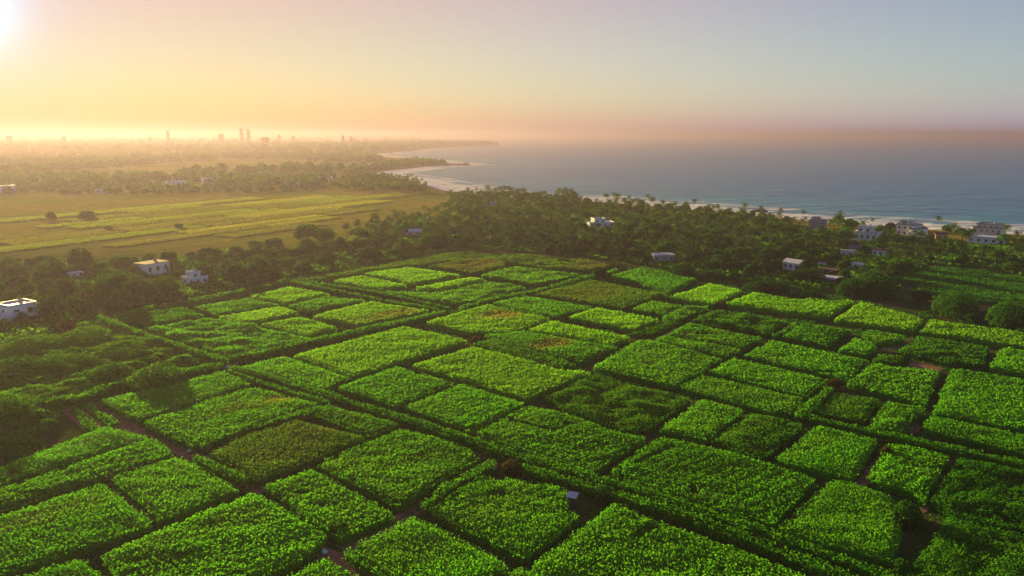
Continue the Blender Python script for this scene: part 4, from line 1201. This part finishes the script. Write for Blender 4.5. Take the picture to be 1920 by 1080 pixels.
wood([(640,325),(720,308),(780,300),(855,307.5),(800,311),(730,318),(700,330)], 14, 23, .9, 1.5)
wood([(-400,330),(-400,290),(300,288),(640,292),(700,294),(730,304),(640,325),(300,329)], 30, 24, 1.2, 2.2, .60, 260)
it2 = it
merged('hazy_wood', it, FV, M['tree']); it = []
wood([(-500,290),(-500,272),(300,270),(640,273),(780,282),(690,290),(300,288)], 62, 25, 2.2, 3.8, .62, 500)
wood([(700,285),(780,281),(860,274.5),(940,272.6),(900,270),(780,269),(640,270)], 50, 26, 2.0, 3.4)
wood([(-600,271),(-600,259.5),(960,259.5),(905,268),(700,270)], 170, 27, 3.0, 5.2, .60, 1200)
merged('horizon_wood', it, FV, M['tree'])

# undergrowth on the floor of the wood
mb = MB()
for poly, sp, sd in ((LEFTBELT, 1.7, 31), (RIGHTBELT, 1.9, 32), (SPITWOOD, 2.4, 33), (wpoly([(-60,830),(120,760),(110,800),(20,835)]), .75, 34)):
    q = scatter(poly, sp, sd)
    k = ~inside(MEADOW, q[:, 0], q[:, 1]); q = q[k]
    for bx, by, br in [(at((a + b) / 2, d, 0)[0], e, (b - a) * e / F * .6) for a, b, c_, d, e in HOUSES]:
        q = q[np.hypot(q[:, 0] - bx, q[:, 1] - by - br * .6) > br]
    hgt_ = .4 + 2.2 * np.clip(fbm(q[:, 0], q[:, 1], 11, sd, 3) - .3, 0, 1)
    K = 6; n_ = len(q); ph = rng.uniform(0, 6.28, (n_, K)); rr = rng.uniform(.1, .6, (n_, K)) * sp
    P = np.stack([q[:, None, 0] + rr * np.cos(ph), q[:, None, 1] + rr * np.sin(ph), hgt_[:, None] * rng.uniform(.35, 1, (n_, K))], -1).reshape(-1, 3)
    N = np.stack([np.cos(ph) * .6, np.sin(ph) * .6, np.full((n_, K), .8)], -1).reshape(-1, 3)
    leaves(mb, P, unit(N), sp * .72, np.repeat(np.clip(rng.normal(.45, .15, n_), 0, 1), K), None, jit=.5, aspect=.6)
tag(mb.build('undergrowth', M['vine']), kind='stuff')
# rough scrub that covers the ground round the vine mounds
mb = MB(); canopy(mb, np.array(wpoly([(-90,850),(-90,640),(40,640),(200,598),(300,640),(420,680),(330,690),(230,712),(120,752),(110,800),(20,838)])), 1.1, .75, .5, .52, 0.0, seed=91, clump=6, core=False)
tag(mb.build('scrub', M['vine']), kind='stuff')
# weeds in the lanes between the plots
poly = wpoly([(-80,1120),(-80,760),(200,735),(420,690),(200,600),(520,525),(860,470),(1160,492),(1500,545),(1700,560),(1980,640),(2050,1120)])
q = scatter(poly, .75, 41); k = np.ones(len(q), bool)
for pl in PLOT_POLYS:
    x0, y0 = pl.min(0); x1, y1 = pl.max(0)
    b = (q[:, 0] > x0) & (q[:, 0] < x1) & (q[:, 1] > y0) & (q[:, 1] < y1) & k
    ix = np.nonzero(b)[0]
    if len(ix): k[ix[inside(pl, q[ix, 0], q[ix, 1])]] = False
q = q[k]; q = q[fbm(q[:, 0], q[:, 1], 6, 5, 3) > .50]
mb = MB(); K = 4; n_ = len(q); ph = rng.uniform(0, 6.28, (n_, K)); rr = rng.uniform(.05, .35, (n_, K))
P = np.stack([q[:, None, 0] + rr * np.cos(ph), q[:, None, 1] + rr * np.sin(ph), rng.uniform(.08, .45, (n_, K))], -1).reshape(-1, 3)
N = np.stack([np.cos(ph) * .6, np.sin(ph) * .6, np.full((n_, K), .8)], -1).reshape(-1, 3)
leaves(mb, P, unit(N), .42, np.repeat(np.clip(rng.normal(.45, .15, n_), 0, 1), K), None, jit=.5, aspect=.5)
tag(mb.build('lane_weeds', M['grass']), kind='stuff')

# ------------------------------------------------------------------ the far city
def tower(label, px, top, wpx, dist, shape='slab', rot=10):
    c = at_d(px, dist); w = wpx * dist / F
    sd_ = sdist(np.array([c[0]]), np.array([c[1]])); z0 = float(relief(np.array([c[0]]), np.array([c[1]]), sd_)[0])
    h = CAMH + (HZ - top) * dist / F / (cp_ ** 2) - z0
    root = empty('tower_block' if shape != 'mast' else 'radio_mast', (c[0], c[1], z0 - 1), R(rot)); tag(root, label, 'tower')
    body = MB()
    if shape == 'mast':
        body.tube([(0, 0, 0), (0, 0, h * .55), (0, 0, h)], [w * .16, w * .11, w * .05], 6)
        body.build('shaft', M['tower'], root)
        pod = MB(); pod.tube([(0, 0, h * .55), (0, 0, h * .60), (0, 0, h * .68), (0, 0, h * .72)], [w * .15, w * .5, w * .5, w * .15], 10); pod.build('pod', M['tower'], root)
        return
    body.box(-w / 2, w / 2, -w * .35, w * .35, 0, h * .96); body.build('wall', M['tower'], root)
    rf = MB(); rf.box(-w * .53, w * .53, -w * .38, w * .38, h * .96 + .01, h * .97); rf.box(-w * .2, w * .25, -w * .2, w * .2, h * .97 + .01, h); rf.build('roof', M['grey'], root)
    wi = MB(); nf = int(h / 6)
    for i in range(nf):
        wi.box(-w * .46, w * .46, -w * .35 - .25, -w * .35 - .02, 3 + i * 6, 6 + i * 6)
    wi.build('window', M['glass'], root)
for a in [('left one of the twin far towers on the hazy skyline', 453, 240, 6.5, 3250), ('right one of the twin far towers on the hazy skyline', 466, 241, 6.5, 3328),
          ('broad nearer block on the hazy skyline right of the twins', 497, 256, 13, 2730), ('slim far tower standing left of the twins', 315, 244, 5, 3380),
          ('low far block on the skyline between slim tower and twins', 414, 250, 9, 3250), ('small far block on the skyline above the headland wood', 643, 253, 5, 3120),
          ('faint far block right of the small skyline block', 658, 254.5, 5, 3380), ('squat far block at the left end of the skyline', 17, 253, 9, 3250),
          ('faint low far block above the left haze', 119, 254, 6, 3250), ('faint far block just right of the broad block', 523, 252, 5, 3510), ('faint low far block right of centre skyline', 550, 254, 6, 3510)]:
    tower(*a)
tower('thin mast with a round pod rising from the left hazy woods', 281, 251, 6, 2990, 'mast')
tower('thin bare mast left of the twin far towers', 399, 254, 3.5, 2990, 'mast')

# dark rocks off the beach
for lab, px, py, s in [('dark rock awash in the surf at the centre right', 1425, 396, 5), ('small dark rock in the surf below the larger one', 1431, 404, 2.5), ('flat rock at the tip of the near headland', 872, 309.5, 9), ('low rock at the point of the near headland', 858, 309.5, 8)]:
    c = at(px, py, SEA); rg = np.random.default_rng(int(px))
    bm = bmesh.new(); bmesh.ops.create_icosphere(bm, subdivisions=3, radius=1)
    for v in bm.verts:
        q = v.co; k = .7 + .6 * float(fbm(np.array([q.x * 2 + px]), np.array([q.y * 2 + q.z * 1.7]), 1.0, 3, 3)[0])
        v.co = Vector((q.x * s * k, q.y * s * .8 * k, q.z * s * .35 * k))
    me = bpy.data.meshes.new('rock'); bm.to_mesh(me); bm.free(); me.materials.append(M['rock'])
    o = bpy.data.objects.new('rock', me); o.location = (c[0], c[1], SEA); COL.objects.link(o); tag(o, lab, 'rock')

# ------------------------------------------------------------------ the air
m, n, l = mat('haze'); out = n.new('ShaderNodeOutputMaterial'); v = n.new('ShaderNodeVolumePrincipled')
v.inputs['Color'].default_value = rgb(HAZE_COL); v.inputs['Density'].default_value = HAZE_DENSITY; v.inputs['Anisotropy'].default_value = HAZE_G
l.new(v.outputs[0], out.inputs['Volume'])
mb = MB(); mb.box(-27000, 27000, -400, 22000, -7, HAZE_TOP)
tag(mb.build('haze', m), kind='stuff')
